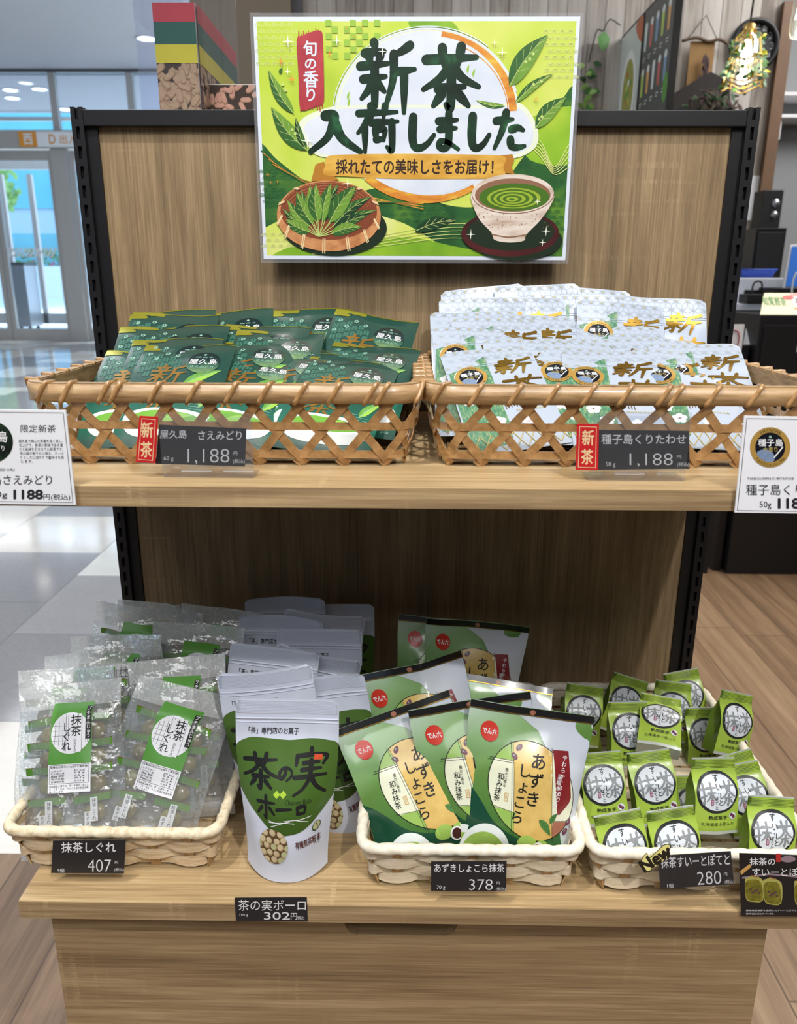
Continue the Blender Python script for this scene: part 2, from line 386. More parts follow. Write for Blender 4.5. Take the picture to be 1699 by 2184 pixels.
# brush skeletons on a 100 x 100 square
KANJI = {
 '新': [[(28, 98), (31, 88)], [(12, 83), (46, 86)], [(19, 79), (23, 71)], [(39, 80), (34, 71)], [(4, 65), (52, 69)], [(9, 47), (48, 51)], [(29, 66), (29, 30), (28, 8), (22, 12)], [(27, 46), (18, 32), (6, 20)], [(31, 44), (46, 30)],
        [(90, 94), (76, 86), (60, 80)], [(62, 82), (61, 48), (48, 8)], [(62, 57), (98, 61)], [(80, 58), (80, 0)]],
 '茶': [[(6, 80), (94, 84)], [(34, 98), (37, 72)], [(67, 100), (62, 72)], [(51, 76), (32, 52), (2, 34)], [(50, 74), (70, 52), (99, 38)], [(28, 35), (74, 38)], [(51, 52), (50, 4), (42, 10)], [(34, 26), (20, 8)], [(64, 26), (82, 8)]],
 '入': [[(32, 92), (48, 92), (46, 74), (34, 38), (2, 4)], [(47, 80), (64, 36), (98, 4)]],
 '荷': [[(4, 84), (96, 87)], [(33, 100), (36, 76)], [(68, 100), (64, 76)], [(28, 74), (16, 56), (2, 42)], [(19, 56), (19, 0)], [(34, 64), (98, 67)], [(44, 50), (46, 24)], [(44, 49), (66, 50), (64, 26)], [(46, 28), (64, 29)], [(84, 66), (84, 6), (72, 12)]],
 'し': [[(24, 98), (22, 40), (30, 10), (52, 6), (76, 20), (96, 44)]],
 'ま': [[(14, 80), (84, 83)], [(20, 58), (80, 61)], [(52, 100), (53, 24), (38, 6), (18, 12), (24, 26), (52, 22), (90, 4)]],
 'た': [[(8, 76), (58, 80)], [(38, 98), (28, 52), (6, 4)], [(56, 54), (76, 58), (92, 52)], [(54, 28), (58, 10), (78, 6), (98, 10)]],
 'の': [[(52, 80), (46, 42), (26, 16), (10, 36), (22, 68), (52, 84), (84, 68), (88, 36), (58, 4)]],
 '実': [[(50, 100), (50, 86)], [(12, 84), (9, 64)], [(12, 84), (90, 86), (84, 66)], [(30, 68), (72, 70)], [(26, 54), (78, 56)], [(6, 38), (94, 41)], [(50, 74), (49, 40), (34, 16), (6, 0)], [(52, 38), (70, 16), (96, 0)]],
 'ホ': [[(6, 70), (90, 74)], [(48, 100), (48, 6), (38, 14)], [(28, 50), (6, 20)], [(66, 52), (90, 24)]],
 'ー': [[(2, 50), (98, 54)]], 'ロ': [[(14, 80), (18, 14)], [(14, 80), (86, 82), (82, 14)], [(17, 18), (82, 20)]],
 '抹': [[(2, 74), (42, 77)], [(24, 98), (24, 8), (12, 16)], [(2, 36), (42, 50)], [(44, 80), (98, 83)], [(48, 58), (94, 61)], [(70, 100), (70, 0)], [(68, 56), (56, 36), (40, 20)], [(72, 56), (84, 38), (99, 24)]],
}
# ================================================================== setting
ZU, ZL, ZT = 1.113, .616, 1.522      # upper shelf top, lower shelf top, rail top
# floor: wood planks running away from the viewer
t = NT('wood_floor'); v = t.coord(); sp = t.n('ShaderNodeSeparateXYZ', {0: v})
px_ = t.math('DIVIDE', sp.outputs[0], .18); k = t.math('FLOOR', px_); wn = t.n('ShaderNodeTexWhiteNoise', {1: k}, noise_dimensions='1D').outputs[0]
ln = t.math('DIVIDE', t.math('ADD', sp.outputs[1], t.math('MULTIPLY', wn, 3.)), 1.1); k2 = t.math('FLOOR', ln)
wn2 = t.n('ShaderNodeTexWhiteNoise', {0: t.n('ShaderNodeCombineXYZ', {0: k, 1: k2}).outputs[0]}, noise_dimensions='2D').outputs[0]
g = t.noise(t.coord((30, 1.6, 1)), 1, 5, .6, .6); g2 = t.noise(t.coord((260, 8, 1)), 1, 3)
f = t.math('ADD', t.math('MULTIPLY', g, .6), t.math('ADD', t.math('MULTIPLY', g2, .2), t.math('MULTIPLY', wn2, .2)))
c = t.ramp(f, [(.28, lin((84, 64, 47))), (.5, lin((126, 101, 78))), (.75, lin((162, 136, 108)))])
fx = t.math('FRACT', px_); gap = t.math('MINIMUM', fx, t.math('SUBTRACT', 1., fx)); fy = t.math('FRACT', ln); gy = t.math('MULTIPLY', t.math('MINIMUM', fy, t.math('SUBTRACT', 1., fy)), 6.)
gp = t.ramp(t.math('MINIMUM', gap, gy), [(0, (0, 0, 0)), (.018, (1, 1, 1))])
MATS['wood_floor'] = t.done(t.bsdf(Base_Color=t.mix(gp, lin((70, 52, 40)), c), Specular_IOR_Level=.3, Roughness=.5, Normal=t.bump(f, .12, .001)).outputs[0])
# floor: 60 cm stone tiles, running bond
t = NT('stone_tile'); v = t.coord(); sp = t.n('ShaderNodeSeparateXYZ', {0: v})
cx = t.math('DIVIDE', t.math('ADD', sp.outputs[0], .9), .6); ci = t.math('FLOOR', cx)
odd = t.math('MULTIPLY', t.math('FLOORED_MODULO', ci, 2.), .5)
ry = t.math('ADD', t.math('DIVIDE', t.math('SUBTRACT', sp.outputs[1], .615), .597), odd); ri = t.math('FLOOR', ry)
cell = t.n('ShaderNodeCombineXYZ', {0: ci, 1: ri}).outputs[0]
wn = t.n('ShaderNodeTexWhiteNoise', {0: cell}, noise_dimensions='2D').outputs[0]
n1 = t.noise(t.coord((5, 9, 5)), 1, 5, .65); n2 = t.noise(t.coord((60, 60, 60)), 1, 3)
base = t.ramp(wn, [(0, lin((134, 132, 136))), (.34, lin((216, 208, 196))), (.6, lin((234, 233, 226))), (.8, lin((158, 155, 157)))], 'CONSTANT')
base = t.mix(t.math('MULTIPLY', n1, .34), base, lin((120, 118, 122))); base = t.mix(t.math('MULTIPLY', n2, .18), base, lin((235, 235, 232)))
ex = t.math('FRACT', cx); ey = t.math('FRACT', ry)
e = t.math('MINIMUM', t.math('MINIMUM', ex, t.math('SUBTRACT', 1., ex)), t.math('MINIMUM', ey, t.math('SUBTRACT', 1., ey)))
MATS['stone_tile'] = t.done(t.bsdf(Base_Color=t.mix(t.ramp(e, [(.002, (0, 0, 0)), (.007, (1, 1, 1))]), lin((120, 120, 120)), base), Roughness=.1, Specular_IOR_Level=.6).outputs[0])
# whitewashed wall boards
t = NT('whitewashed_boards'); v = t.coord(); sp = t.n('ShaderNodeSeparateXYZ', {0: v})
bx = t.math('DIVIDE', sp.outputs[0], .098); wn = t.n('ShaderNodeTexWhiteNoise', {1: t.math('FLOOR', bx)}, noise_dimensions='1D').outputs[0]
g = t.noise(t.coord((26, 26, 2.2)), 1, 5, .65, .5); f = t.math('ADD', t.math('MULTIPLY', g, .7), t.math('MULTIPLY', wn, .3))
c = t.ramp(f, [(.28, lin((120, 110, 102))), (.45, lin((168, 160, 152))), (.7, lin((200, 194, 188)))])
fx = t.math('FRACT', bx); gp = t.ramp(t.math('MINIMUM', fx, t.math('SUBTRACT', 1., fx)), [(.01, (0, 0, 0)), (.03, (1, 1, 1))])
MATS['whitewashed_boards'] = t.done(t.bsdf(Base_Color=t.mix(gp, lin((96, 88, 82)), c), Roughness=.7).outputs[0])
M('ceiling_paint', (176, 174, 178), .8, var=.02, vs=3); M('wall_paint', (150, 152, 154), .8, var=.03, vs=3); M('brown_paint', (134, 120, 102), .7, var=.04)
M('grey_frame', (176, 172, 168), .4, .1); M('dark_frame', (88, 86, 88), .5); M('trim_wood', (112, 84, 62), .55, var=.2, vs=14)
M('black_metal', (13, 13, 17), .42, .0, .5, var=.1); M('shade_black', (3, 3, 4), .9); M('white', (236, 236, 238), .5, var=.02); M('white_plastic', (225, 227, 232), .35, var=.02)  # the near-black one paints in the shade inside slots and notch
M('black_plastic', (22, 22, 24), .45); M('orange', (226, 150, 52), .5); M('paper', (232, 233, 238), .55, var=.015); M('ink', (26, 26, 30), .6); M('charcoal', (44, 45, 50), .45, var=.04)
Mclear('door_glass', (236, 246, 255), .03, .06, .03)
wood('oak_panel', 'z', (98, 81, 58), (138, 116, 86), (168, 144, 110), .55, .22, 1.3)
wood('oak_shelf', 'x', (134, 108, 74), (184, 156, 114), (214, 188, 144), .42, .75, 4.1, streak=(30, 30, 2))
wood('oak_front', 'x', (116, 94, 66), (158, 132, 97), (190, 164, 124), .5, .4, 7.7, streak=(24, 24, 1.7))
def plane(name, x0, x1, y0, y1, z, mat): return struct(MB().box(x0, x1, y0, y1, z-.05, z, mat).build(name))
plane('floor', -6, 6, -5, .35, 0, 'wood_floor')
struct(MB().box(-.3, 6, .35, 6, -.05, 0, 'wood_floor').build('floor_wood_aisle'))
struct(MB().box(-14, -.3, .35, 18.6, -.05, 0, 'stone_tile').add([], [], 'stone_tile').build('floor_tiles'))
struct(MB().box(-14, 6, -5, 18.6, 4.85, 4.95, 'ceiling_paint').build('ceiling'))
struct(MB().box(-14.1, -14, -5, 18.6, 0, 4.85, 'wall_paint').build('wall_left'))
struct(MB().box(6, 6.1, -5, 6, 0, 4.85, 'wall_paint').build('wall_right'))
struct(MB().box(-14, 6, -5.1, -5, 0, 4.85, 'wall_paint').build('wall_front'))
struct(MB().box(-.56, 1.86, 3.4, 3.5, 0, 4.85, 'whitewashed_boards').build('wall_back'))
struct(MB().box(-1.13, -.62, 3.36, 3.7, 0, 4.85, 'brown_paint').build('column_1'))
struct(MB().box(-.62, -.56, 3.38, 3.5, 0, 4.85, 'dark_frame').build('trim_2'))
struct(MB().box(1.86, 1.92, 3.36, 3.52, 0, 2.62, 'trim_wood').build('trim_1'))
struct(MB().box(1.92, 6, 4.5, 4.6, 0, 4.85, 'wall_paint').build('wall_recess'))
struct(MB().box(-1.0, 6, 5.9, 6, 0, 4.85, 'wall_paint').build('wall_partition'))
# glazed front of the hall
FY = 14.85
def fb(u0, v0, u1, v1, mb, mat, dy=.0, th=.12, Y=None):
    Y = Y or FY; a = at((u0+u1)/2, v0, Y); b = at((u0+u1)/2, v1, Y); l = at(u0, (v0+v1)/2, Y); r = at(u1, (v0+v1)/2, Y)
    return mb.box(l.x, r.x, Y-th/2+dy, Y+th/2+dy, max(b.z, 0), min(a.z, 4.849), mat)
struct(fb(-120, 280, 700, 318, MB(), 'grey_frame', 0, .3).build('beam_1'))
struct(fb(-120, 150, 700, 156, MB(), 'dark_frame', 0, .2).build('trim_3'))
for i, (u0, v0, u1, v1) in enumerate([(110, 156, 124, 280), (274, 156, 288, 280), (-60, 156, -48, 280), (132, 318, 166, 726), (440, 156, 454, 726)]):
    struct(fb(u0, v0, u1, v1, MB(), 'grey_frame').build('trim_%d' % (10+i)))
def leaf_door(name, u0, u1):
    d = bpy.data.objects.new(name, None); COL.objects.link(d); a = at(u0, 500, FY).x; b = at(u1, 500, FY).x; d.location = ((a+b)/2, FY, 0); d['kind'] = 'structure'; w = (b-a)/2
    f = MB(); f.box(-w, -w+.09, -.04, .04, 0, 3.5, 'grey_frame'); f.box(w-.09, w, -.04, .04, 0, 3.5, 'grey_frame'); f.box(-w+.09, w-.09, -.04, .04, 0, .22, 'grey_frame'); f.box(-w+.09, w-.09, -.04, .04, 3.32, 3.5, 'grey_frame')
    f.build('frame', d)
    MB().box(-w+.09, w-.09, -.008, .008, .22, 3.32, 'door_glass').build('pane', d); return d
leaf_door('door_1', 2, 132); leaf_door('door_2', -140, 0); leaf_door('door_3', 166, 300)
st = MB()
def fstripe(u0, n):   # safety stripes printed on the glass
    for k in range(n):
        a = at(u0+k*9, 548, FY-.014); w = .045; st.add([(a.x, a.y, a.z), (a.x+w, a.y, a.z), (a.x+w+.12, a.y, a.z+.17), (a.x+.12, a.y, a.z+.17)], [(0, 1, 2, 3)], 'white')
fstripe(8, 12); o = st.build('safety_stripe_film'); tag(o, 'row of white slanted safety stripes across the glass doors', 'window film')
tg = MB(); 
for u0, u1 in ((124, 274), (-48, 110), (288, 440)): fb(u0, 156, u1, 280, tg, 'door_glass', 0, .02)
struct(tg.build('window_1'))
# vestibule and the outer doors
struct(MB().box(-14, -.9, FY+.15, 18.6, 4.8, 4.84, 'ceiling_paint').build('ceiling_vestibule'))
OY = 18.5
fr = MB()
for u in (22, 82, 132, 190, 300): fb(u-5, 372, u+5, 690, fr, 'grey_frame', 0, .1, OY)
fb(-200, 330, 420, 362, fr, 'grey_frame', 0, .15, OY); fb(-200, 668, 420, 690, fr, 'grey_frame', 0, .1, OY); fb(-200, 250, 420, 258, fr, 'grey_frame', 0, .1, OY)
struct(fr.build('door_4'))
# what lies outside the doors
M('pavement', (222, 224, 226), .8, var=.06, vs=1.5); M('teal_glass', (96, 176, 190), .25, var=.2, vs=.6); M('facade_grey', (176, 196, 214), .6, var=.05, vs=.4)
M('leaf_green', (74, 128, 58), .6, var=.3, vs=20); M('leaf_light', (140, 178, 92), .6, var=.25, vs=20); M('leaf_dark', (44, 78, 44), .6, var=.3, vs=30); M('bark', (98, 80, 62), .8, var=.2)
struct(MB().box(-40, 20, 18.6, 60, -.06, 0, 'pavement').build('pavement'))
bl = thing('office_building', 'pale building with bands of turquoise glass outside the doors', 'building', (-22, 44, 0))
MB().box(-16, 26, 0, 6, 0, 16, 'facade_grey').build('wall', bl)
for z in (1.2, 4.6, 8.4, 12): MB().box(-15.8, 25.8, -.12, 0, z, z+2.1, 'teal_glass').build('glass_band', bl)
random.seed(3)
def tree(x, y, h, r, lab, mat):
    t = thing('street_tree', lab, 'tree', (x, y, 0)); MB().tube([(0, 0, 0), (.05, 0, h*.4), (0, .05, h*.62)], lambda k: .12-.05*k, 'bark', 8).build('trunk', t)
    mb = MB()
    for _ in range(650):
        a, b, q = random.uniform(0, 2*pi), random.uniform(-1, 1), random.random()**.33*r; s_ = sqrt(1-b*b)
        c = Vector((q*s_*cos(a), q*s_*sin(a), h*.72+q*b*.9)); d = Vector((random.gauss(0, 1), random.gauss(0, 1), random.gauss(0, 1))).normalized()*.2; e = d.orthogonal().normalized()*.11
        mb.add([c-d, c+e, c+d, c-e], [(0, 1, 2, 3)], mat)
    mb.build('crown', t)
tree(-17.6, 33, 6.4, 1.5, 'bushy green street tree seen through the glass door', 'leaf_light'); tree(-21.5, 37, 7.5, 2.0, 'taller street tree behind the bushy one outside the glass door', 'leaf_green')
pl = thing('planter_hedge', 'low flowering hedge planted outside the glass doors', 'hedge', (-18, 42, 0)); mb = MB(); M('flower_pink', (214, 90, 120), .6)
for _ in range(700):
    c = Vector((random.uniform(-6, 9), random.uniform(-.4, .4), 1.5+random.random()*.9)); d = Vector((random.gauss(0, 1), random.gauss(0, 1), random.gauss(0, 1))).normalized()*.13; e = d.orthogonal().normalized()*.08
    mb.add([c-d, c+e, c+d, c-e], [(0, 1, 2, 3)], 'leaf_green' if random.random() > .08 else 'flower_pink')
mb.build('foliage', pl); MB().box(-6.2, 9.2, -.5, .5, 0, 1.6, 'pavement', .02).build('planter_box', pl)
# exit sign on the beam
sg = thing('exit_sign', 'orange and white exit sign on the beam over the glass doors', 'sign', at(105, 297, FY-.165))
a = at(40, 297, FY-.17).x-sg.location.x; b = at(78, 297, FY-.17).x-sg.location.x; c2 = at(230, 297, FY-.17).x-sg.location.x
MB().box(a, c2, 0, .012, -.13, .13, 'white').build('sign_board', sg)
A_ = Art(); A_.rect(a*1000, -130, b*1000, 130, 'orange'); A_.up(); A_.text('西', a*1000+90, -90, b*1000-80, 95, 'white', .02); m = MB(); A_.lay(m, flat, .002, .002); m.build('gate_mark', sg); A_ = Art()
A_.text('D', b*1000+230, -75, b*1000+350, 80, 'orange', .015); A_.text('出入口', b*1000+430, -75, b*1000+900, 80, 'orange', .01)
m = MB(); A_.lay(m, flat, .002, .002); m.build('lettering', sg)
# ceiling downlights of the hall
Memit('downlight', (255, 252, 240), 9)
for i, (u, v) in enumerate([(312, 82), (22, 192), (26, 209), (84, 190), (138, 233), (-60, 120)]):
    p = atz(u, v, 4.845 if v < 150 else 4.795)
    if p.y > 18.3 or (v > 150 and p.y < 15.2): p = at(u, v, 16+i*.35); p.z = 4.795
    lab = ['round downlight alone in the hall ceiling nearest the store', 'bright downlight just inside the glass front, closest to the door frame', 'dim downlight under the bright one inside the glass front', 'small downlight in the vestibule just under the hall ceiling line', 'downlight deep in the vestibule above the exit sign', 'downlight near the far wall of the hall'][i]
    d = thing('downlight', lab, 'ceiling light', p, 0, 'downlights in the hall ceiling')
    MB().lathe([(.17, 0), (.17, -.012), (.14, -.012), (.13, .0)], 'white', 20).build('trim_ring', d)
    MB().lathe([(.0, -.004), (.13, -.004)], 'downlight', 20).build('lamp_face', d)
# litter bin by the door
M('steel', (170, 172, 176), .3, .8)
p = at(54, 690, 17.5)
bn = thing('litter_bin', 'tall steel litter bin on castors standing beyond the glass door', 'bin', (p.x, p.y, 0))
MB().box(-.28, .28, -.3, .3, .1, 1.45, 'steel', .01).build('body', bn); MB().box(-.29, .29, -.31, .31, 1.45, 1.52, 'black_plastic', .01).build('lid', bn)
for sx in (-1, 1):
    for sy in (-1, 1): MB().tube([(sx*.2-.02, sy*.2, .05), (sx*.2+.02, sy*.2, .05)], .05, 'black_plastic', 12).build('castor', bn)
# ================================================================== display stand
ds = thing('display_stand', 'black slotted display stand with wood-grain back panels carrying both shelves', 'display stand')
MB().box(-.433, .433, .012, .03, ZU+.001, ZT-.021, 'oak_panel').build('back_panel', ds)
MB().box(-.433, .433, .012, .03, .02, ZU-.001, 'oak_panel').build('back_panel', ds)
MB().box(-.4485, .4485, 0, .03, ZT-.0215, ZT-.001, 'black_metal', .0012).build('top_rail', ds)
for s in (-1, 1):
    mb = MB(); a, b = s*.465, s*.4485; x0, x1 = min(a, b), max(a, b)
    mb.box(x0, x1, .006, .05, 0, ZT+.002, 'shade_black'); mb.box(min(s*.4485, s*.433), max(s*.4485, s*.433), .008, .05, 0, ZT-.002, 'black_metal')  # near-black core paints the darkness seen through the slots
    mb.box(x0, x0+.0058, 0, .006, 0, ZT+.002, 'black_metal'); mb.box(x1-.0058, x1, 0, .006, 0, ZT+.002, 'black_metal')
    z = .3
    while z < ZT:
        mb.box(x0+.0058, x1-.0058, 0, .006, z, min(z+.009, ZT+.002), 'black_metal'); z += .025
    mb.box(x0+.0058, x1-.0058, 0, .006, 0, .3, 'black_metal')
    mb.build('post', ds)
MB().box(-.43, .43, .031, .36, 1.33, 1.35, 'oak_shelf').build('rear_shelf', ds)
def shelf(name, lab, z, th, hx):
    s = thing(name, lab, 'shelf', (0, 0, z)); M('edge_band', (196, 164, 120), .4, var=.15, vs=60)
    MB().box(-hx, hx, -.4392, -.001, -th, 0, 'oak_shelf', .0012).build('board', s)
    MB().box(-hx, hx, -.4402, -.4392, -th+.001, -.001, 'oak_front').build('front_edge_band', s)
    for q in (-1, 1): MB().box(q*.425-.0015, q*.425+.0015, -.33, -.001, -th-.03, -th, 'black_metal').build('bracket', s)
    return s
shelf('display_shelf', 'upper wood-grain shelf board carrying the two bamboo tea baskets', ZU, .022, .46)
shelf('display_shelf', 'lower wood-grain shelf board carrying the three wicker baskets', ZL, .0255, .449)
cb = thing('base_cabinet', 'wood-grain base cabinet with a finger notch under the lower shelf', 'cabinet', (0, 0, 0))
hb = .43; yb = -.4106; z1 = ZL-.0265
MB().box(-hb, -hb+.018, yb+.02, -.01, .0, z1, 'oak_front').build('side_panel', cb); MB().box(hb-.018, hb, yb+.02, -.01, .0, z1, 'oak_front').build('side_panel', cb)
MB().box(-hb+.018, hb-.018, yb+.03, -.01, .0, .08, 'shade_black').build('plinth', cb); MB().box(-hb+.018, hb-.018, yb+.05, yb+.06, .08, z1-.001, 'shade_black').build('notch_shade', cb)  # black sheet behind the notch stands in for the shade inside
na = at(735, 1973, yb).x-.006; nb = at(975, 1978, yb).x+.006; nd = .046
pts = [(-hb, .06), (hb, .06), (hb, z1)]+[(nb-(nb-na)*(.0)*0, z1)]
for k in range(13):
    a = pi*k/12; xx = (na+nb)/2+(nb-na)/2*cos(a); pts.append((xx, z1-nd*min(1, sin(a)*1.7)))
pts.append((-hb, z1))
P = [(x, yb, z) for x, z in pts]; Q = [(x, yb+.02, z) for x, z in pts]; n = len(pts)
MB().add(P+Q, [tuple(range(n)), tuple(range(2*n-1, n-1, -1))]+[(i, (i+1) % n, n+(i+1) % n, n+i) for i in range(n)], 'oak_front').build('drawer_front', cb)
# ================================================================== bamboo baskets on the upper shelf
Mnoise('bamboo', [(.3, (144, 112, 74)), (.5, (178, 144, 102)), (.7, (198, 166, 124))], (22, 22, 200), 4, .38, .3)
Mnoise('bamboo_inner', [(.3, (120, 92, 60)), (.6, (168, 138, 98))], (30, 30, 160), 4, .6)
Mnoise('cane', [(.3, (148, 110, 66)), (.7, (188, 146, 96))], (90, 90, 90), 3, .3, .4)
def rloop(hw, hd, r):
    """rounded rectangle as a function of arc length -> (x, y, nx, ny), and its length"""
    a, b = hw-r, hd-r; q = pi*r/2; seg = [2*a, q, 2*b, q, 2*a, q, 2*b, q]; T = sum(seg)
    def f(s):
        s %= T
        for i, L in enumerate(seg):
            if s <= L: break
            s -= L
        k = s/L if L else 0
        if i == 0: return (-a+2*a*k, -hd, 0, -1)
        if i == 2: return (hw, -b+2*b*k, 1, 0)
        if i == 4: return (a-2*a*k, hd, 0, 1)
        if i == 6: return (-hw, b-2*b*k, -1, 0)
        c = {1: (a, -b, -pi/2), 3: (a, b, 0), 5: (-a, b, pi/2), 7: (-a, -b, pi)}[i]; t = c[2]+k*pi/2
        return (c[0]+r*cos(t), c[1]+r*sin(t), cos(t), sin(t))
    return f, T
def bamboo_basket(lab, cx, cyy):
    o = thing('bamboo_basket', lab, 'basket', (cx, cyy, ZU+.001), 0, 'bamboo baskets on the upper shelf')
    HW, HD, RR = .205, .172, .035; f, T = rloop(HW, HD, RR); tap = .016; rnd = random.Random(int(cx*900)+7)
    def wall(s, z, off=0.):     # point on the flared side
        x, y, nx, ny = f(s); k = 1-max(0, min(1, z/.07)); e = tap*k**1.3-off; return Vector((x-nx*e, y-ny*e, z)), Vector((nx, ny, 0))
    n = 160; S = [T*i/n for i in range(n)]
    mb = MB(); P = [wall(s, .0775, .0035) for s in S]
    mb.ribbon([p for p, _ in P], [(0, 0, .0092)]*n, [q for _, q in P], .004, 'bamboo', True, True)
    mb.build('rim_band', o)
    mb = MB(); P = [wall(s, .0775, -.0055) for s in S]
    mb.ribbon([p for p, _ in P], [(0, 0, .0092)]*n, [q for _, q in P], .004, 'bamboo_inner', True)
    P = [wall(s, .0868, -.001) for s in S]; mb.ribbon([p for p, _ in P], [q*.005 for _, q in P], [(0, 0, 1)]*n, .0022, 'bamboo_inner', True)
    s = .006   # cane binding wound over the rim
    while s < T-.01:
        pts = []; slant = .013
        for k in range(11):
            a = k/10
            if a < .6: z = .0675+.0205*(a/.6); off = .0062; ss = s+slant*(a/.6)
            else: b = (a-.6)/.4; z = .0885-.001*b; off = .0062-.0135*b; ss = s+slant+.002*b
            if a == 0: off = .004
            p, q = wall(ss, z, off); pts.append(p)
        mb.tube(pts, .0025, 'cane', 8)
        s += rnd.choice((.034, .037, .04, .042, .012 if rnd.random() < .25 else .039))
    mb.build('rim_binding', o)
    mb = MB()
    for z0, hz, off in ((.0435, .0042, 0), (.012, .0042, .0)):
        P = [wall(q, z0, off) for q in S]; mb.ribbon([p for p, _ in P], [(0, 0, hz)]*n, [q for _, q in P], .0012, 'cane', True)
    m = int(round(T/.045)); pit = T/m
    for k in range(m):
        for d in (-1, 1):
            pts = []; wd = []; nr = []
            for j in range(13):
                t = j/12; z = .07*(1-t)+.001*t; ss = k*pit+d*(.028-.056*t)+(0 if d > 0 else 0); p, q = wall(ss, z, .0016*d*(1 if (j//3) % 2 == 0 else -1)*.6)
                tg = Vector((-q.y, q.x, 0)); dirv = (tg*(-d*.056)+Vector((0, 0, -.069))).normalized(); pts.append(p); wd.append(dirv.cross(q).normalized()*.0045); nr.append(q)
            mb.ribbon(pts, wd, nr, .0011, 'cane')
    mb.build('side_lattice', o)
    mb = MB(); hw, hd = HW-tap-.004, HD-tap-.004
    for k in range(11):
        x = -hw+.012+(2*hw-.024)*k/10; mb.box(x-.006, x+.006, -hd+.008, hd-.008, .0004, .0012, 'bamboo_inner')
    for k in range(9):
        y = -hd+.012+(2*hd-.024)*k/8; mb.box(-hw+.008, hw-.008, y-.006, y+.006, .0013, .0021, 'bamboo_inner')
    mb.build('base_weave', o); return o
bamboo_basket('bamboo basket of dark green tea pouches, standing over the aisle end of the shelf', -.196, -.195)
bamboo_basket('bamboo basket of white tea pouches, standing on the checkout end of the shelf', .222, -.195)
# ================================================================== wicker baskets on the lower shelf
Mnoise('chip_weave', [(.3, (196, 166, 126)), (.55, (226, 202, 166)), (.75, (240, 224, 196))], (40, 40, 240), 4, .6)
Mnoise('maize_rope', [(.3, (206, 184, 146)), (.5, (232, 216, 184)), (.75, (244, 232, 208))], (120, 120, 120), 3, .6)
Mnoise('chip_stake', [(.3, (170, 134, 88)), (.7, (208, 174, 126))], (200, 200, 20), 3, .6)
def wicker_basket(lab, cx, cyy, HW, HD, H, mats=('chip_weave', 'maize_rope')):
    o = thing('wicker_basket', lab, 'basket', (cx, cyy, ZL+.001), 0, 'wicker baskets on the lower shelf')
    f, T = rloop(HW, HD, .02); tap = .017
    def wall(s, z, off=0.):
        x, y, nx, ny = f(s); e = tap*(1-z/H)-off; return Vector((x-nx*e, y-ny*e, z)), Vector((nx, ny, 0))
    m = int(T/.043)*2//2; m += m % 2; pit = T/m; n = m*8
    mb = MB(); rows = 4; rh = (H-.012)/rows
    for r_ in range(rows):
        pts = []; nr = []; wd = []
        for i in range(n):
            s = T*i/n; ph = s/pit*pi+(r_ % 2)*pi; a = .0032*math.copysign(abs(sin(ph))**.7, sin(ph)); rn = random.Random(i*7+r_).uniform(-.0004, .0004)
            p, q = wall(s, .004+rh*(r_+.5)+rn, a); pts.append(p); nr.append(q); wd.append((0, 0, rh*(.36+.2*abs(sin(ph)))))
        mb.ribbon(pts, wd, nr, .0014, mats[0], True)
        for i in range(n): nr[i] = nr[i]
    for k in range(m):
        s = pit*(k+.5); pts = [wall(s, z) for z in (0, H*.5, H-.004)]; q = pts[0][1]; tg = Vector((-q.y, q.x, 0))
        mb.ribbon([p for p, _ in pts], [tg*.0058]*3, [q]*3, .0016, 'chip_stake')
    mb.build('side_weave', o)
    mb = MB(); nn = 220; R0 = .0066; tw = int(T/.022)
    C = [wall(T*i/nn, H-.003, .001) for i in range(nn)]
    def rope(a, b):
        p, q = C[int(round(a*nn)) % nn]; th = 2*pi*b; rr = R0*(1+.1*sin(2*th+2*pi*tw*a)+.04*sin(5*th-2*pi*tw*2*a)); return p+q*(rr*cos(th))+Vector((0, 0, rr*sin(th)))
    vs = [rope(i/nn, j/14) for j in range(14) for i in range(nn)]
    mb.add(vs, [(j*nn+i, j*nn+(i+1) % nn, ((j+1) % 14)*nn+(i+1) % nn, ((j+1) % 14)*nn+i) for j in range(14) for i in range(nn)], mats[1], True)
    mb.build('rim', o)
    mb = MB(); hw, hd = HW-tap-.003, HD-tap-.003
    for k in range(9):
        x = -hw+.012+(2*hw-.024)*k/8; mb.box(x-.009, x+.009, -hd+.002, hd-.002, .0003, .0013, 'chip_stake')
    for k in range(13):
        y = -hd+.012+(2*hd-.024)*k/12; mb.box(-hw+.002, hw-.002, y-.01, y+.01, .0014, .0024, mats[0])
    mb.build('base_weave', o); return o
wicker_basket('tan wicker basket of clear bean cake bags, beside the white bolo pouches', -.352, -.212, .127, .185, .063)
Mnoise('pale_weave', [(.3, (214, 196, 164)), (.6, (236, 222, 196))], (40, 40, 240), 4, .6); Mnoise('pale_rope', [(.3, (226, 214, 190)), (.7, (246, 240, 224))], (120, 120, 120), 3, .6)
wicker_basket('pale wicker basket holding the azuki chocolate bags', .073, -.232, .127, .188, .064, ('pale_weave', 'pale_rope'))
wicker_basket('pale wicker basket of small lime green cake packets, at the shelf end', .338, -.236, .127, .188, .066, ('pale_weave', 'pale_rope'))
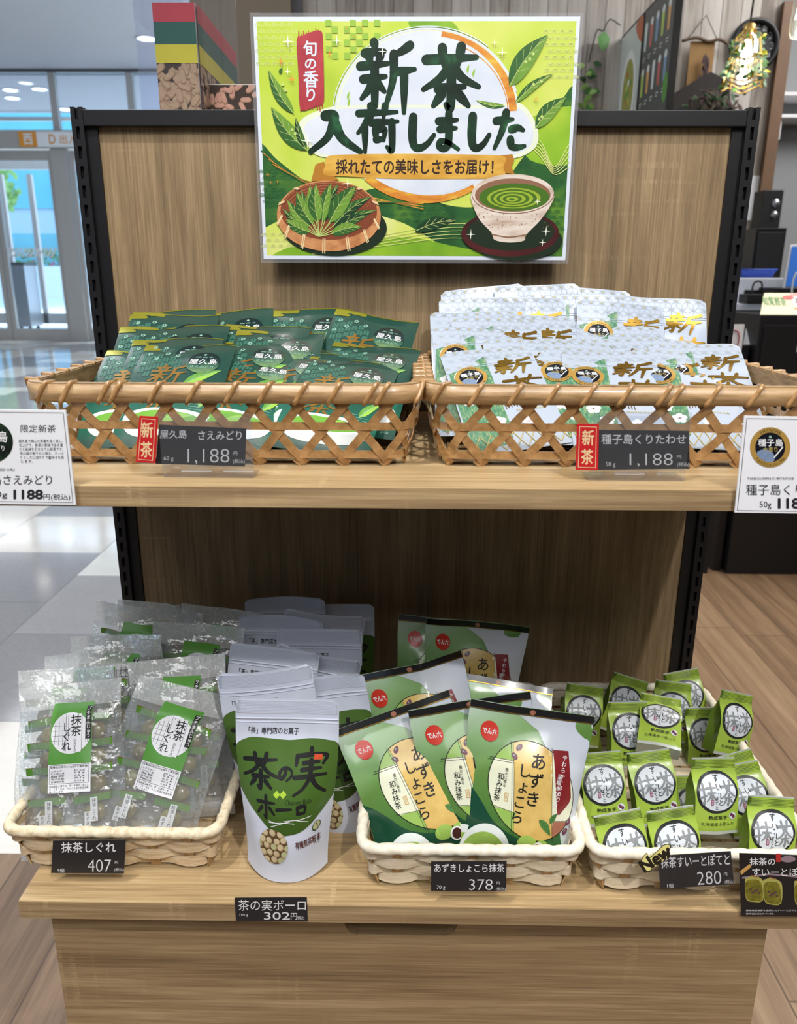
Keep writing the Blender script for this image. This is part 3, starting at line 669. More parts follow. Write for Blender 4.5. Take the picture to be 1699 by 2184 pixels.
# ================================================================== packets: shared shape builder
def sm(a, b, x): x = max(0, min(1, (x-a)/(b-a))); return x*x*(3-2*x)
class Pouch:
    def __init__(s, Wd, H, depth, hw=None, back=.15, curl=None, th=.0004, zz=None):
        s.W, s.H, s.depth, s.back, s.curl, s.th = Wd, H, depth, back, curl or (lambda a, t: 0), th
        s.hw = hw or (lambda t: Wd/2); s.zz = zz or (lambda a, t: H*t)
    def fn(s, u, v, off):
        a = max(-1, min(1, u/(s.W/2))); t = max(0, min(1, v/s.H)); return (a*s.hw(t), s.curl(a, t)-s.depth(a, t)-s.th-off, s.zz(a, t))
    def bk(s, u, v):
        a = u/(s.W/2); t = v/s.H; return (a*s.hw(t), s.curl(a, t)+s.depth(a, t)*s.back+s.th, s.zz(a, t))
    def mesh(s, mb, mat, nu=20, nv=28, t0=0., t1=1., bmat=None, off=0.):
        mb.grid(lambda a, b: s.fn((a*2-1)*s.W/2, (t0+(t1-t0)*b)*s.H, off), nu, nv, mat)
        mb.grid(lambda a, b: s.bk((a*2-1)*s.W/2, (t0+(t1-t0)*b)*s.H), nu, nv, bmat or mat, flip=True)
        e = lambda k: [(s.fn, s.bk)[q](x*s.W/2, (t0+(t1-t0)*k/nv)*s.H, *((off,) if q == 0 else ())) for x in (-1, 1) for q in (0, 1)]
        for k in range(nv):
            a, b = e(k), e(k+1); mb.add([a[0], a[1], b[1], b[0], a[2], a[3], b[3], b[2]], [(0, 3, 2, 1), (4, 5, 6, 7)], mat)
        for t in (t0, t1):
            f = [s.fn((i/nu*2-1)*s.W/2, t*s.H, off) for i in range(nu+1)]; g = [s.bk((i/nu*2-1)*s.W/2, t*s.H) for i in range(nu+1)]
            mb.add(f+g, [(i, i+1, nu+2+i, nu+1+i) for i in range(nu)], mat)
        return mb
def bend(W_, H_, b, depth, hw=None, back=.25, curl=None):
    b = R(b)
    cy_ = lambda t: H_*(cos(b)-cos(b*(2*t-1)))/(2*b)
    return Pouch(W_, H_, depth, hw, back, lambda a, t: cy_(t)+(curl(a, t) if curl else 0), .0004, lambda a, t: H_*(sin(b*(2*t-1))+sin(b))/(2*b)), H_*sin(b)/b
def rcorner(Wd, H, r, base=None):
    def h(t):
        d = H*(1-t); w = (base(t) if base else Wd/2); return w-(r-sqrt(max(0, r*r-(r-d)**2)) if d < r else 0)
    return h
def place(o, TL, TR, Y, H, zfloor, zb=.012, lean=None, yaw=0., droll=0., dy=0.):
    """stand a packet with its top edge between two points of the view, leaning back onto what is behind it"""
    u, v = (TL[0]+TR[0])/2, (TL[1]+TR[1])/2; P = at(u, v, Y); roll = atan2(TR[1]-TL[1], TR[0]-TL[0])+droll
    h = H*cos(roll)
    if lean is None: lean = math.acos(max(-1, min(.997, (P.z-zfloor-zb)/h)))
    else: lean = R(lean)
    Rm = Matrix.Rotation(yaw, 3, 'Z') @ Matrix.Rotation(-lean, 3, 'X') @ Matrix.Rotation(roll, 3, 'Y')
    loc = P-Rm @ Vector((0, 0, H)); o.location = loc; o.rotation_euler = Rm.to_euler(); return o
ORD = ['first', 'second', 'third', 'fourth', 'fifth', 'sixth', 'seventh', 'eighth', 'ninth', 'tenth']
# ------------------------------------------------------------------ dark green foil tea pouches
Mgrad('tea_green', 'Z', 0, .18, [(0, (20, 70, 58)), (.16, (26, 104, 84)), (.3, (30, 98, 80)), (.5, (27, 70, 59)), (1, (29, 68, 59))], .34, .25, .12, 14, .25, 40)
M('gold_green', (164, 162, 52), .28, .5, var=.15, vs=60); M('pat_green', (50, 102, 86), .45); M('pat_pale', (140, 182, 164), .45); M('gold', (186, 146, 62), .26, .85, var=.12, vs=60); M('bronze', (160, 118, 52), .35, .6)
Mgrad('night_sticker', 'Z', .112, .16, [(0, (120, 150, 100)), (.3, (66, 104, 84)), (.5, (24, 50, 48)), (1, (12, 22, 24))], .2, .5, .5, 60)
M('lime', (150, 196, 70), .4, var=.15); M('lime_dark', (96, 152, 52), .4); M('tea_soup', (112, 168, 62), .3, var=.15); M('cup_white', (226, 232, 230), .35)
def leaf2(A, x0, y0, x1, y1, w, a, b, vein=None): A.leaf(x0, y0, x1, y1, w, a, vein, .7, b)
def green_pouch(seed):
    o = thing('tea_pouch', '-', 'tea pouch', (0, 0, 0), 0, 'dark green tea pouches in the bamboo basket'); rn = random.Random(seed); p1, p2 = rn.uniform(0, 6), rn.uniform(-.0025, .0025)
    W_, H_ = .116, .18
    P, _ = bend(W_, H_, 11, lambda a, t: .0032*(1-a*a)**.7*sm(.02, .2, t)*sm(1, .86, t)+.0003*sin(9*a+p1+5*t)*sm(0, .3, t), None, .25, lambda a, t: .0018*sin(3.1*a+p1)*t**3+p2*t*t*a)
    mb = P.mesh(MB(), 'tea_green', 18, 26)
    A = Art()
    for i in range(6):
        for j in range(4):
            x = -53+i*8.6; y = 161-j*11-(i % 2)*6-i*2.2
            if j*12+i*6 > 46: continue
            for sgn in (0, 1): A.poly([(x+sgn*4, y-2*(1-sgn)), (x+3.4+sgn*4, y-2*sgn), (x+3.4+sgn*4, y-9-2*sgn), (x+sgn*4, y-9-2*(1-sgn))], 'pat_green')
    A.up()
    for x, y in ((-46, 156), (-24, 157), (-35, 145), (-10, 152), (-50, 136)):
        for k in range(5): A.ell(x+2.1*cos(k*1.257), y+2.1*sin(k*1.257), 1.2, 1.2, 'pat_pale', 8)
    A.brush('新', -36, 92, 8, 132, 3.6, 'bronze', slant=.18); A.brush('茶', -34, 50, 8, 88, 3.4, 'bronze', slant=.15)
    leaf2(A, 8, 92, 50, 122, 15, 'lime', 'lime_dark', 'pat_pale'); leaf2(A, 34, 58, 54, 88, 12, 'lime', 'lime_dark', 'pat_pale')
    A.blob([(-50, 42), (-40, 18), (0, 12), (40, 18), (52, 34), (46, 46), (10, 54), (-30, 54)], 'cup_white'); A.up()
    A.blob([(-42, 42), (-20, 32), (16, 30), (40, 38), (20, 48), (-20, 51)], 'tea_soup'); A.up(); A.leaf(-6, 36, 30, 44, 9, 'lime', 'pat_pale', .6)
    for k in range(4): A.line([(24, 62-k*4), (44, 61-k*4.3)], .5, 'pat_pale', False)
    A.text('60g', 40, 6, 50, 10, 'pat_pale', 0, 1)
    A.lay(mb, P.fn, .0003, .0001, 6); mb.build('pouch_body', o)
    mb = MB(); A = Art()
    A.rect(-58, 178.2, 58, 180.2, 'gold_green'); A.rect(-58, 171.8, -17, 178.4, 'gold_green'); A.ell(-17, 175, 2.6, 3.2, 'gold_green', 14); A.rect(-58, 165.2, -38, 172, 'gold_green'); A.ell(-38, 168.4, 2.4, 3.2, 'gold_green', 14)
    A.up(); A.ell(-37, 172, 3, 1.1, 'tea_green', 12); A.lay(mb, P.fn, .0005, .0001, 6); mb.build('gold_band', o)
    mb = MB(); A = Art(); A.ell(25, 136, 21, 21, 'night_sticker', 44); A.up(); A.ell(25, 152, 1.8, 1.8, 'pat_pale', 10); A.text('屋久島', 8, 132.5, 42, 143, 'white', .005); A.text('霧香る', 14, 145.5, 36, 148, 'pat_pale', 0, 1); A.text('さえみどり', 11, 125, 39, 129.5, 'pat_pale', 0, 2)
    A.lay(mb, P.fn, .0009, .0001, 6); mb.build('round_sticker', o); return o
GREEN = [  # top-edge ends, depth, shelf height of its foot, label
 ((236, 754), (420, 746), -.147, .006, 'dark green tea pouch lying lowest against the outer side of the bamboo basket'),
 ((288, 728), (475, 719), -.137, .010, 'dark green tea pouch directly behind the front one with the gold brushwork and leaf'),
 ((314, 736), (504, 740), -.155, .006, 'front dark green tea pouch with whole sticker, leaf and gold brushwork, nearest the aisle'),
 ((470, 743), (657, 771), -.150, .008, 'front dark green tea pouch in the middle of the bamboo basket, above the price tag'),
 ((669, 754), (849, 789), -.165, .006, 'front dark green tea pouch tipped down toward the gap between the two baskets'),
 ((549, 742), (735, 765), -.140, .012, 'dark green tea pouch just behind the middle front one, only a glittering gold edge showing'),
 ((628, 739), (796, 762), -.131, .016, 'dark green tea pouch second behind the tipped front one, its long gold edge showing'),
 ((640, 748), (817, 772), -.146, .012, 'dark green tea pouch right behind the tipped front one'),
 ((721, 724), (889, 755), -.118, .018, 'dark green tea pouch next to the basket gap, its sticker and leaf half hidden'),
 ((725, 659), (886, 691), -.060, .020, 'highest tilted dark green tea pouch, at the back corner near the white pouches'),
 ((578, 664), (745, 657), -.048, .022, 'dark green tea pouch in the back row beside the highest tilted one'),
 ((488, 690), (658, 703), -.088, .020, 'dark green tea pouch under the middle of the back row, its gold edge glinting'),
 ((514, 708), (686, 711), -.104, .018, 'dark green tea pouch in the middle rows with half a sticker showing'),
 ((478, 729), (608, 730), -.126, .014, 'dark green tea pouch in the middle rows with a white glint along its edge'),
 ((405, 672), (582, 656), -.052, .022, 'dark green tea pouch in the back row sloping up to the right'),
 ((289, 670), (466, 672), -.075, .020, 'dark green tea pouch at the back corner by the aisle'),
 ((282, 674), (456, 655), -.058, .024, 'dark green tea pouch peeping up as a corner behind the back row'),
 ((315, 692), (486, 698), -.100, .018, 'dark green tea pouch below the aisle corner of the back row, sticker top showing'),
 ((266, 703), (440, 694), -.104, .014, 'dark green tea pouch farthest toward the aisle, mostly behind its neighbours'),
]
def fill(makers, rows, H, zf, kw={}):
    protos = [mk() for mk in makers]; used = [False]*len(protos)
    for i, r_ in enumerate(rows):
        k = i % len(protos); o = protos[k] if not used[k] else copy_tree(protos[k]); used[k] = True
        extra = r_[5] if len(r_) > 5 else {}
        place(o, r_[0], r_[1], r_[2], H, zf, r_[3], **extra); o['label'] = r_[4]
fill([lambda: green_pouch(1), lambda: green_pouch(5), lambda: green_pouch(9)], GREEN, .1789, ZU)
# ------------------------------------------------------------------ white foil tea pouches
M('foil_white', (181, 191, 206), .27, .0, .6, .015, 30, .35, .25, 55); M('star_line', (166, 175, 181), .5); M('star_gold', (186, 168, 96), .4)
Mnoise('green_brocade', [(.3, (60, 112, 84)), (.5, (84, 138, 104)), (.68, (150, 168, 118))], (500, 500, 160), 3, .4, .3); M('plum_white', (236, 238, 236), .4); M('plum_red', (196, 60, 80), .5)
M('ring_gold', (206, 164, 84), .35, .4, var=.08); Mnoise('space_blue', [(.35, (10, 11, 18)), (.6, (20, 22, 36)), (.78, (60, 70, 96))], (90, 90, 90), 4, .3, .3)
def clip(poly, conv):
    out = list(poly); n = len(conv); A2 = sum(conv[i][0]*conv[(i+1) % n][1]-conv[(i+1) % n][0]*conv[i][1] for i in range(n)); sg = 1 if A2 > 0 else -1
    for i in range(n):
        a, b = conv[i], conv[(i+1) % n]; src = out; out = []
        if not src: break
        d = lambda p: sg*((b[0]-a[0])*(p[1]-a[1])-(b[1]-a[1])*(p[0]-a[0]))
        for j in range(len(src)):
            p, q = src[j], src[(j+1) % len(src)]; dp, dq = d(p), d(q)
            if dp >= 0: out.append(p)
            if dp*dq < 0: k = dp/(dp-dq); out.append((p[0]+(q[0]-p[0])*k, p[1]+(q[1]-p[1])*k))
    return out
def tane_emblem(A, cx, cy, r):
    A.ell(cx, cy, r, r, 'ring_gold', 48); A.up(); A.ell(cx, cy, r*.74, r*.74, 'space_blue', 40); A.up()
    A.poly(clip([(cx-r*.28+r*.5*cos(k*.262), cy-r*.52+r*.42*sin(k*.262)) for k in range(24)], [(cx+r*.74*cos(k*.209), cy+r*.74*sin(k*.209)) for k in range(30)]), 'earth')
    A.up(); A.arc('SHINCHA', cx, cy, r*.86, r*.22, pi/2, 'emblem_ink'); A.arc('TANEGASHIMA', cx, cy, r*.87, r*.2, -pi/2, 'emblem_ink', None, True)
    A.ell(cx, cy+r*.52, r*.07, r*.07, 'pat_pale', 10); A.text('種子島', cx-r*.6, cy+r*.06, cx+r*.62, cy+r*.42, 'white', .015); A.text('大走り', cx-r*.36, cy-r*.22, cx+r*.36, cy+r*.02, 'star_gold', .01); A.line([(cx+r*.2, cy-r*.5), (cx+r*.62, cy+r*.02)], r*.06, 'white', False)
M('earth', (120, 140, 170), .4, var=.3, vs=300); M('emblem_ink', (74, 78, 40), .5)
def white_pouch(seed):
    o = thing('tea_pouch', '-', 'tea pouch', (0, 0, 0), 0, 'white tea pouches in the bamboo basket'); rn = random.Random(seed); p1, p2 = rn.uniform(0, 6), rn.uniform(-.003, .003); W_, H_ = .116, .168
    P, _ = bend(W_, H_, 3, lambda a, t: .0034*(1-a*a)**.7*sm(.02, .2, t)*sm(.8, .66, t)+.0003*sin(7*a+p1+6*t)*sm(0, .3, t), rcorner(W_, H_, .007), .25, lambda a, t: .0016*sin(2.6*a+p1)*t**3+p2*t*t*a)
    mb = P.mesh(MB(), 'foil_white', 18, 34)
    A = Art(); A.blob([(-54, 132), (-40, 138), (-24, 142), (-10, 151), (-4, 148), (-6, 90), (-6, 20), (-30, 10), (-54, 16)], 'green_brocade', 6); A.poly([(-54, 16), (-6, 18), (-6, 140), (-54, 128)], 'green_brocade'); A.up()
    A.blob([(-58, 158), (-57.5, 132), (-44, 134), (-30, 132), (-22, 137), (-14, 140), (-18, 145), (-28, 147), (-22, 152), (-36, 156)], 'foil_white', 6); A.blob([(-50, 122), (-46, 131), (-38, 134), (-35, 126), (-44, 121)], 'plum_white', 5); A.up()
    r_ = 8.4    # hemp-leaf stars
    for i in range(8):
        for j in range(5):
            x = -54+i*r_*1.73+(j % 2)*r_*.866; y = 164-j*r_*1.5
            if x > 56 or (x > 0 and y < 150) or (x > -20 and y < 148) or y < 132: continue
            for k in range(6):
                a = k*pi/3+pi/6; A.line([(x, y), (x+r_*.92*cos(a), min(y+r_*.92*sin(a), 167.3))], .32, 'star_line', False); a2 = a+pi/6; A.line([(x+1.2*cos(a2), y+1.2*sin(a2)), (x+r_*.5*cos(a2), min(y+r_*.5*sin(a2), 167.3))], .3, 'star_line', False)
            if (i*2+j) % 2 == 0: A.ell(x, y, 1.1, 1.1, 'star_gold', 8)
    A.brush('新', 2, 116, 50, 146, 4.4, 'gold', slant=.24); A.brush('茶', 0, 76, 54, 110, 4.2, 'gold', slant=.2)
    for x, y in ((-30, 60), (-16, 42), (18, 36), (-42, 80)):
        for k in range(5): A.ell(x+5*cos(k*1.257+.3), y+4.4*sin(k*1.257+.3), 4, 3.6, 'plum_white', 14)
        A.up()
        for k in range(4): A.ell(x-2+k*1.4, y+(k % 2)*1.6-.6, .6, .6, 'plum_red', 6)
        A.L -= 1
    for k in range(9): A.line([(-56+k*13, 4), (-44+k*13, 24)], 1., 'star_gold', False); A.line([(-56+k*13, 24), (-44+k*13, 4)], 1., 'star_gold', False)
    for k in range(7): A.line([(-2+k*3.4, 62-abs(k-3)), (-3+k*3.4, 72-2*abs(k-3))], .9, 'gold', False)
    A.text('SHINCHA', 8, 54, 44, 57, 'star_gold', 0, 1)
    A.lay(mb, P.fn, .0003, .0001, 6); mb.build('pouch_body', o)
    mb = MB()
    for y in (141, 138): mb.tube([P.fn(x*.057, y/1000, .0002) for x in [-1+k/8 for k in range(17)]], .00045, 'foil_white', 6)
    mb.build('zip_seal', o)
    mb = MB(); A = Art(); tane_emblem(A, -30, 118, 19.5); A.lay(mb, P.fn, .0012, .0001, 6); mb.build('round_emblem', o); return o
WHITE = [
 ((938, 766), (1127, 726), -.166, .006, 'front white tea pouch tilted up to the right, whole gold brushwork and emblem showing'),
 ((1194, 748), (1392, 752), -.160, .006, 'front white tea pouch with its full round emblem, above the price tag'),
 ((1134, 743), (1320, 744), -.150, .010, 'white tea pouch squeezed between two front ones, only half its emblem showing'),
 ((1352, 745), (1535, 757), -.154, .008, 'front white tea pouch whose gold brushwork reflects a white glare'),
 ((1382, 733), (1570, 736), -.142, .010, 'white tea pouch at the checkout end behind the glaring one'),
 ((923, 702), (1110, 698), -.126, .012, 'white tea pouch behind the tilted front one, its emblem cut off by it'),
 ((962, 682), (1150, 674), -.112, .014, 'white tea pouch in the fourth row by the basket gap'),
 ((924, 668), (1095, 662), -.098, .016, 'white tea pouch in the third row from the back, nearest the basket gap'),
 ((934, 640), (1120, 632), -.078, .018, 'white tea pouch in the second row from the back, nearest the basket gap'),
 ((942, 624), (1113, 602), -.046, .020, 'rearmost white tea pouch, sloping up, at the basket gap corner'),
 ((1056, 612), (1232, 605), -.052, .020, 'rearmost white tea pouch in the middle of the back row'),
 ((1168, 612), (1344, 619), -.040, .020, 'rearmost white tea pouch toward the checkout side of the back row'),
 ((1026, 637), (1200, 632), -.072, .018, 'white tea pouch in the second row with a sliver of green showing'),
 ((1128, 626), (1312, 632), -.066, .018, 'white tea pouch in the second row with a broad green cloud patch showing'),
 ((1244, 628), (1420, 637), -.056, .020, 'white tea pouch in the second row, all but its starred top hidden'),
 ((1232, 642), (1410, 650), -.078, .018, 'white tea pouch showing a green patch, emblem top and cut-off gold brushwork'),
 ((1325, 631), (1499, 641), -.066, .018, 'white tea pouch at the back with its whole gold character clear, by the slotted post'),
 ((1042, 676), (1218, 671), -.104, .014, 'white tea pouch in the middle of the basket with a tall green strip'),
 ((1112, 682), (1290, 687), -.094, .014, 'white tea pouch in the middle of the basket with its zip line showing'),
 ((1220, 692), (1400, 700), -.100, .014, 'white tea pouch in the middle with one small green cloud tip'),
 ((1034, 729), (1215, 722), -.142, .010, 'white tea pouch just behind the tilted front one, starred top only'),
 ((1137, 724), (1325, 733), -.134, .012, 'white tea pouch behind the pair of emblems, starred top only'),
 ((1215, 722), (1400, 722), -.124, .012, 'white tea pouch in the third row from the front, toward the price tag side'),
 ((1300, 712), (1480, 726), -.116, .012, 'white tea pouch in the third row from the front, toward the checkout side'),
]
fill([lambda: white_pouch(2), lambda: white_pouch(11), lambda: white_pouch(23)], WHITE, .1679, ZU)
# ================================================================== lower shelf packets
# ------------------------------------------------------------------ white stand-up pouches with a green field
M('matte_white', (210, 216, 232), .42, 0, .5, .012, 30, .1, .2, 50); Mgrad('field_green', 'Z', .05, .175, [(0, (52, 84, 26)), (.5, (70, 102, 38)), (1, (78, 108, 46))], .36, .15, .1, 20)
M('brush_black', (18, 18, 18), .5); M('roof_red', (206, 74, 42), .5); M('diamond_lime', (168, 204, 58), .45); M('bean_back', (90, 66, 44), .6); M('bean', (204, 188, 150), .55, var=.12, vs=90); M('bean_green', (184, 186, 140), .55, var=.12, vs=90); M('bean_rim', (168, 140, 100), .6); M('dark_red_ink', (84, 34, 28), .6)
def bolo_pouch(seed, curlk=0.):
    o = thing('bolo_pouch', '-', 'snack pouch', (0, 0, 0), 0, 'white bolo pouches standing on the lower shelf'); rn = random.Random(seed); p1 = rn.uniform(0, 6); W_, H_ = .122, .22
    base = lambda t: .061-.0125*(1-sm(.05, .8, t))
    dep = lambda a, t: (.03*(1-abs(a)**2.2)*(1-sm(.35, .88, t))*(.82+.18*sm(0, .25, t))+.0006*sin(11*a+p1+7*t)*sm(0, .2, t)*(1-sm(.8, .86, t)))
    P = Pouch(W_, H_, dep, rcorner(W_, H_, .007, base), .75, lambda a, t: curlk*t**4*(a*a-.4)+.001*sin(2.4*a+p1)*t**3, .0004, lambda a, t: H_*t+.012*(1-t)**6*abs(a)**3)
    mb = P.mesh(MB(), 'matte_white', 24, 44)
    f0 = [P.fn((i/24*2-1)*.061, 0, 0) for i in range(25)]; b0 = [P.bk((i/24*2-1)*.061, 0) for i in range(25)]
    def q(x, y):   # photo crop coordinates -> the face in mm
        k = (y-800)/1100; l = 230+95*k; r = 980-60*k; return ((x-(l+r)/2)/((r-l)/2)*61, 220-(y-800)/5.75)
    A = Art()
    A.poly([q(*p) for p in spline([(258, 1142), (330, 1085), (430, 1074), (600, 1088), (760, 1076), (870, 1080), (966, 1124), (962, 1300), (950, 1450), (900, 1530), (800, 1640), (690, 1694), (560, 1690), (440, 1600), (286, 1442), (268, 1300)], 5, True)], 'field_green'); A.up()
    A.text('「茶」専門店のお菓子', *q(342, 1050), *q(690, 1006), 'brush_black', .012)
    for ch, x0, y0, x1, y1 in (('茶', 325, 1408, 560, 1178), ('の', 562, 1345, 668, 1245), ('実', 662, 1430, 905, 1140), ('ホ', 424, 1590, 562, 1440), ('ー', 566, 1545, 668, 1495), ('ロ', 698, 1560, 768, 1492)):
        a, b = q(x0, y0), q(x1, y1); A.brush(ch, a[0], a[1], b[0], b[1], 5. if ch in '茶実' else 4., 'brush_black', lambda t: 1.15-.55*abs(t-.15))
    A.up(); a, b = q(800, 1212), q(856, 1178); A.rect(a[0], a[1], b[0], b[1], 'roof_red')
    for cx_ in (562, 606): A.poly([q(cx_-24, 1424), q(cx_, 1398), q(cx_+24, 1424), q(cx_, 1450)], 'diamond_lime')
    A.text('Chanomi Bolo', *q(622, 1490), *q(800, 1456), 'brush_black', 0, 2)
    for L_ in ([(510, 1612), (600, 1606), (690, 1616)], [(528, 1640), (600, 1612), (660, 1600)], [(620, 1596), (720, 1588), (802, 1580)], [(690, 1588), (740, 1600), (784, 1614)], [(512, 1600), (580, 1612)]): A.line([q(*p) for p in L_], .8, 'white')
    c, r = q(545, 1790), 21; A.ell(c[0], c[1], r, 23, 'bean_back', 40); A.up(); rn2 = random.Random(4); cir = [(c[0]+r*cos(k*pi/20), c[1]+23*sin(k*pi/20)) for k in range(40)]
    for j in range(-3, 4):
        for i in range(-3, 4):
            bx, by = c[0]+i*10.4+(j % 2)*5.2+rn2.uniform(-1, 1), c[1]+j*8.8+rn2.uniform(-1, 1); rr = rn2.uniform(4.6, 5.4)
            pl_ = clip([(bx+rr*cos(k*.4), by+rr*.95*sin(k*.4)) for k in range(16)], cir)
            if len(pl_) > 2:
                A.poly(pl_, 'bean_rim'); A.up(); pl_ = clip([(bx-.5+rr*.84*cos(k*.4), by+.6+rr*.8*sin(k*.4)) for k in range(16)], cir)
                if len(pl_) > 2: A.poly(pl_, 'bean' if rn2.random() < .6 else 'bean_green')
                A.L -= 1
    A.up(); c = q(840, 1665); A.ell(c[0], c[1], 5, 7, 'leaf_dark', 20, -.4); A.up(); A.ell(c[0], c[1]+.5, 4, 5.6, 'bean_green', 20, -.4); A.line([(c[0]-1, c[1]+4), (c[0]+2, c[1]-2)], .8, 'dark_red_ink', False)
    a, b = q(702, 1795), q(872, 1738); A.text('有機煎茶粉末', a[0], a[1], b[0], b[1], 'dark_red_ink', .02, 2, .12); a, b = q(826, 1800), q(866, 1765); A.text('入り', a[0], a[1]-1, b[0], b[1]-1, 'brush_black', .01, 2)
    A.lay(mb, P.fn, .0004, .0001, 5)
    ng = 25; mb.add(f0+b0, [(i, ng+i, ng+i+1, i+1) for i in range(24)], 'matte_white', False)
    mb.build('pouch_body', o)
    mb = MB()   # ribbed zip strip
    for k in range(17): z = .2015+k*.00098; mb.tube([P.fn(x*.0595 if z < .214 else x*.0585, z*1000/1000, .00005) for x in [-1+j/10 for j in range(21)]], .00042, 'matte_white', 4)
    for z, rr in ((.195, .0011), (.1905, .0007)): mb.tube([P.fn(x*.0605, z, .0001) for x in [-1+j/12 for j in range(25)]], rr, 'matte_white', 6)
    mb.build('zip_strip', o); return o
BOLO = [
 ((503, 1488), (722, 1491), -.352, .001, 'front white bolo pouch, its whole green label and bean picture in view', {'lean': 8}),
 ((457, 1443), (665, 1417), -.285, .001, 'white bolo pouch behind the front one, on the side of the clear cake bags', {'lean': 7}),
 ((576, 1464), (777, 1429), -.265, .001, 'white bolo pouch behind the front one, on the side of the azuki chocolate bags', {'lean': 8}),
 ((494, 1369), (680, 1393), -.205, .001, 'white bolo pouch in the third row, its blank top tilted down toward the chocolates', {'lean': 5}),
 ((590, 1373), (772, 1415), -.182, .001, 'white bolo pouch in the third row with a folded over top corner', {'lean': 4}),
 ((513, 1310), (689, 1320), -.125, .001, 'white bolo pouch near the back with its heading half covered', {'lean': 4}),
 ((590, 1341), (771, 1342), -.150, .001, 'white bolo pouch near the back overlapping the one with the half covered heading', {'lean': 4}),
 ((606, 1300), (777, 1318), -.098, .001, 'white bolo pouch in the second row from the back, shaded', {'lean': 3}),
 ((522, 1277), (693, 1272), -.070, .001, 'rearmost white bolo pouch on the clear bag side, in deep shade', {'lean': 3}),
 ((628, 1290), (798, 1288), -.058, .001, 'rearmost white bolo pouch showing a green edge, on the chocolate side', {'lean': 2}),
]
def fill2(protos, rows, H, zf):   # like fill, for packets standing on the shelf itself: keeps the foot on the shelf
    for r_ in rows:
        pass
fill([lambda: bolo_pouch(1), lambda: bolo_pouch(3, .012), lambda: bolo_pouch(7, -.01)], BOLO, .22, ZL)
# ------------------------------------------------------------------ azuki chocolate bags
Mgrad('azuki_print', (-.55, 1.), -.05, .215, [(0, (20, 66, 48)), (.12, (30, 92, 60)), (.4, (66, 112, 50)), (.72, (98, 138, 66)), (.88, (146, 184, 126)), (1, (190, 214, 188))], .22, .6, .06, 14, .3, 30)
Mgrad('azuki_white', (.9, .5), .04, .16, [(0, (172, 198, 174)), (.4, (204, 211, 218)), (1, (206, 211, 228))], .22, .6); M('azuki_dark', (18, 70, 50), .22, var=.12, vs=14, coat=.6, bump=.3, bs=30)
M('header_black', (26, 24, 26), .25, var=.1, coat=.6); M('logo_red', (206, 52, 34), .35, coat=.3); Mnoise('gold_panel', [(.3, (202, 164, 86)), (.6, (224, 192, 114))], (30, 30, 30), 3, .3, .5); M('cream', (228, 230, 204), .35, coat=.4); M('pane_green', (150, 186, 90), .35, coat=.4); M('pane_brown', (164, 108, 84), .35, coat=.4); M('band_red', (126, 30, 36), .35, coat=.4)
M('azuki_bean', (108, 56, 78), .35); M('frothy_green', (150, 184, 86), .4, var=.15, vs=300); M('choc', (70, 34, 34), .4); M('tan_stamp', (206, 160, 92), .5)
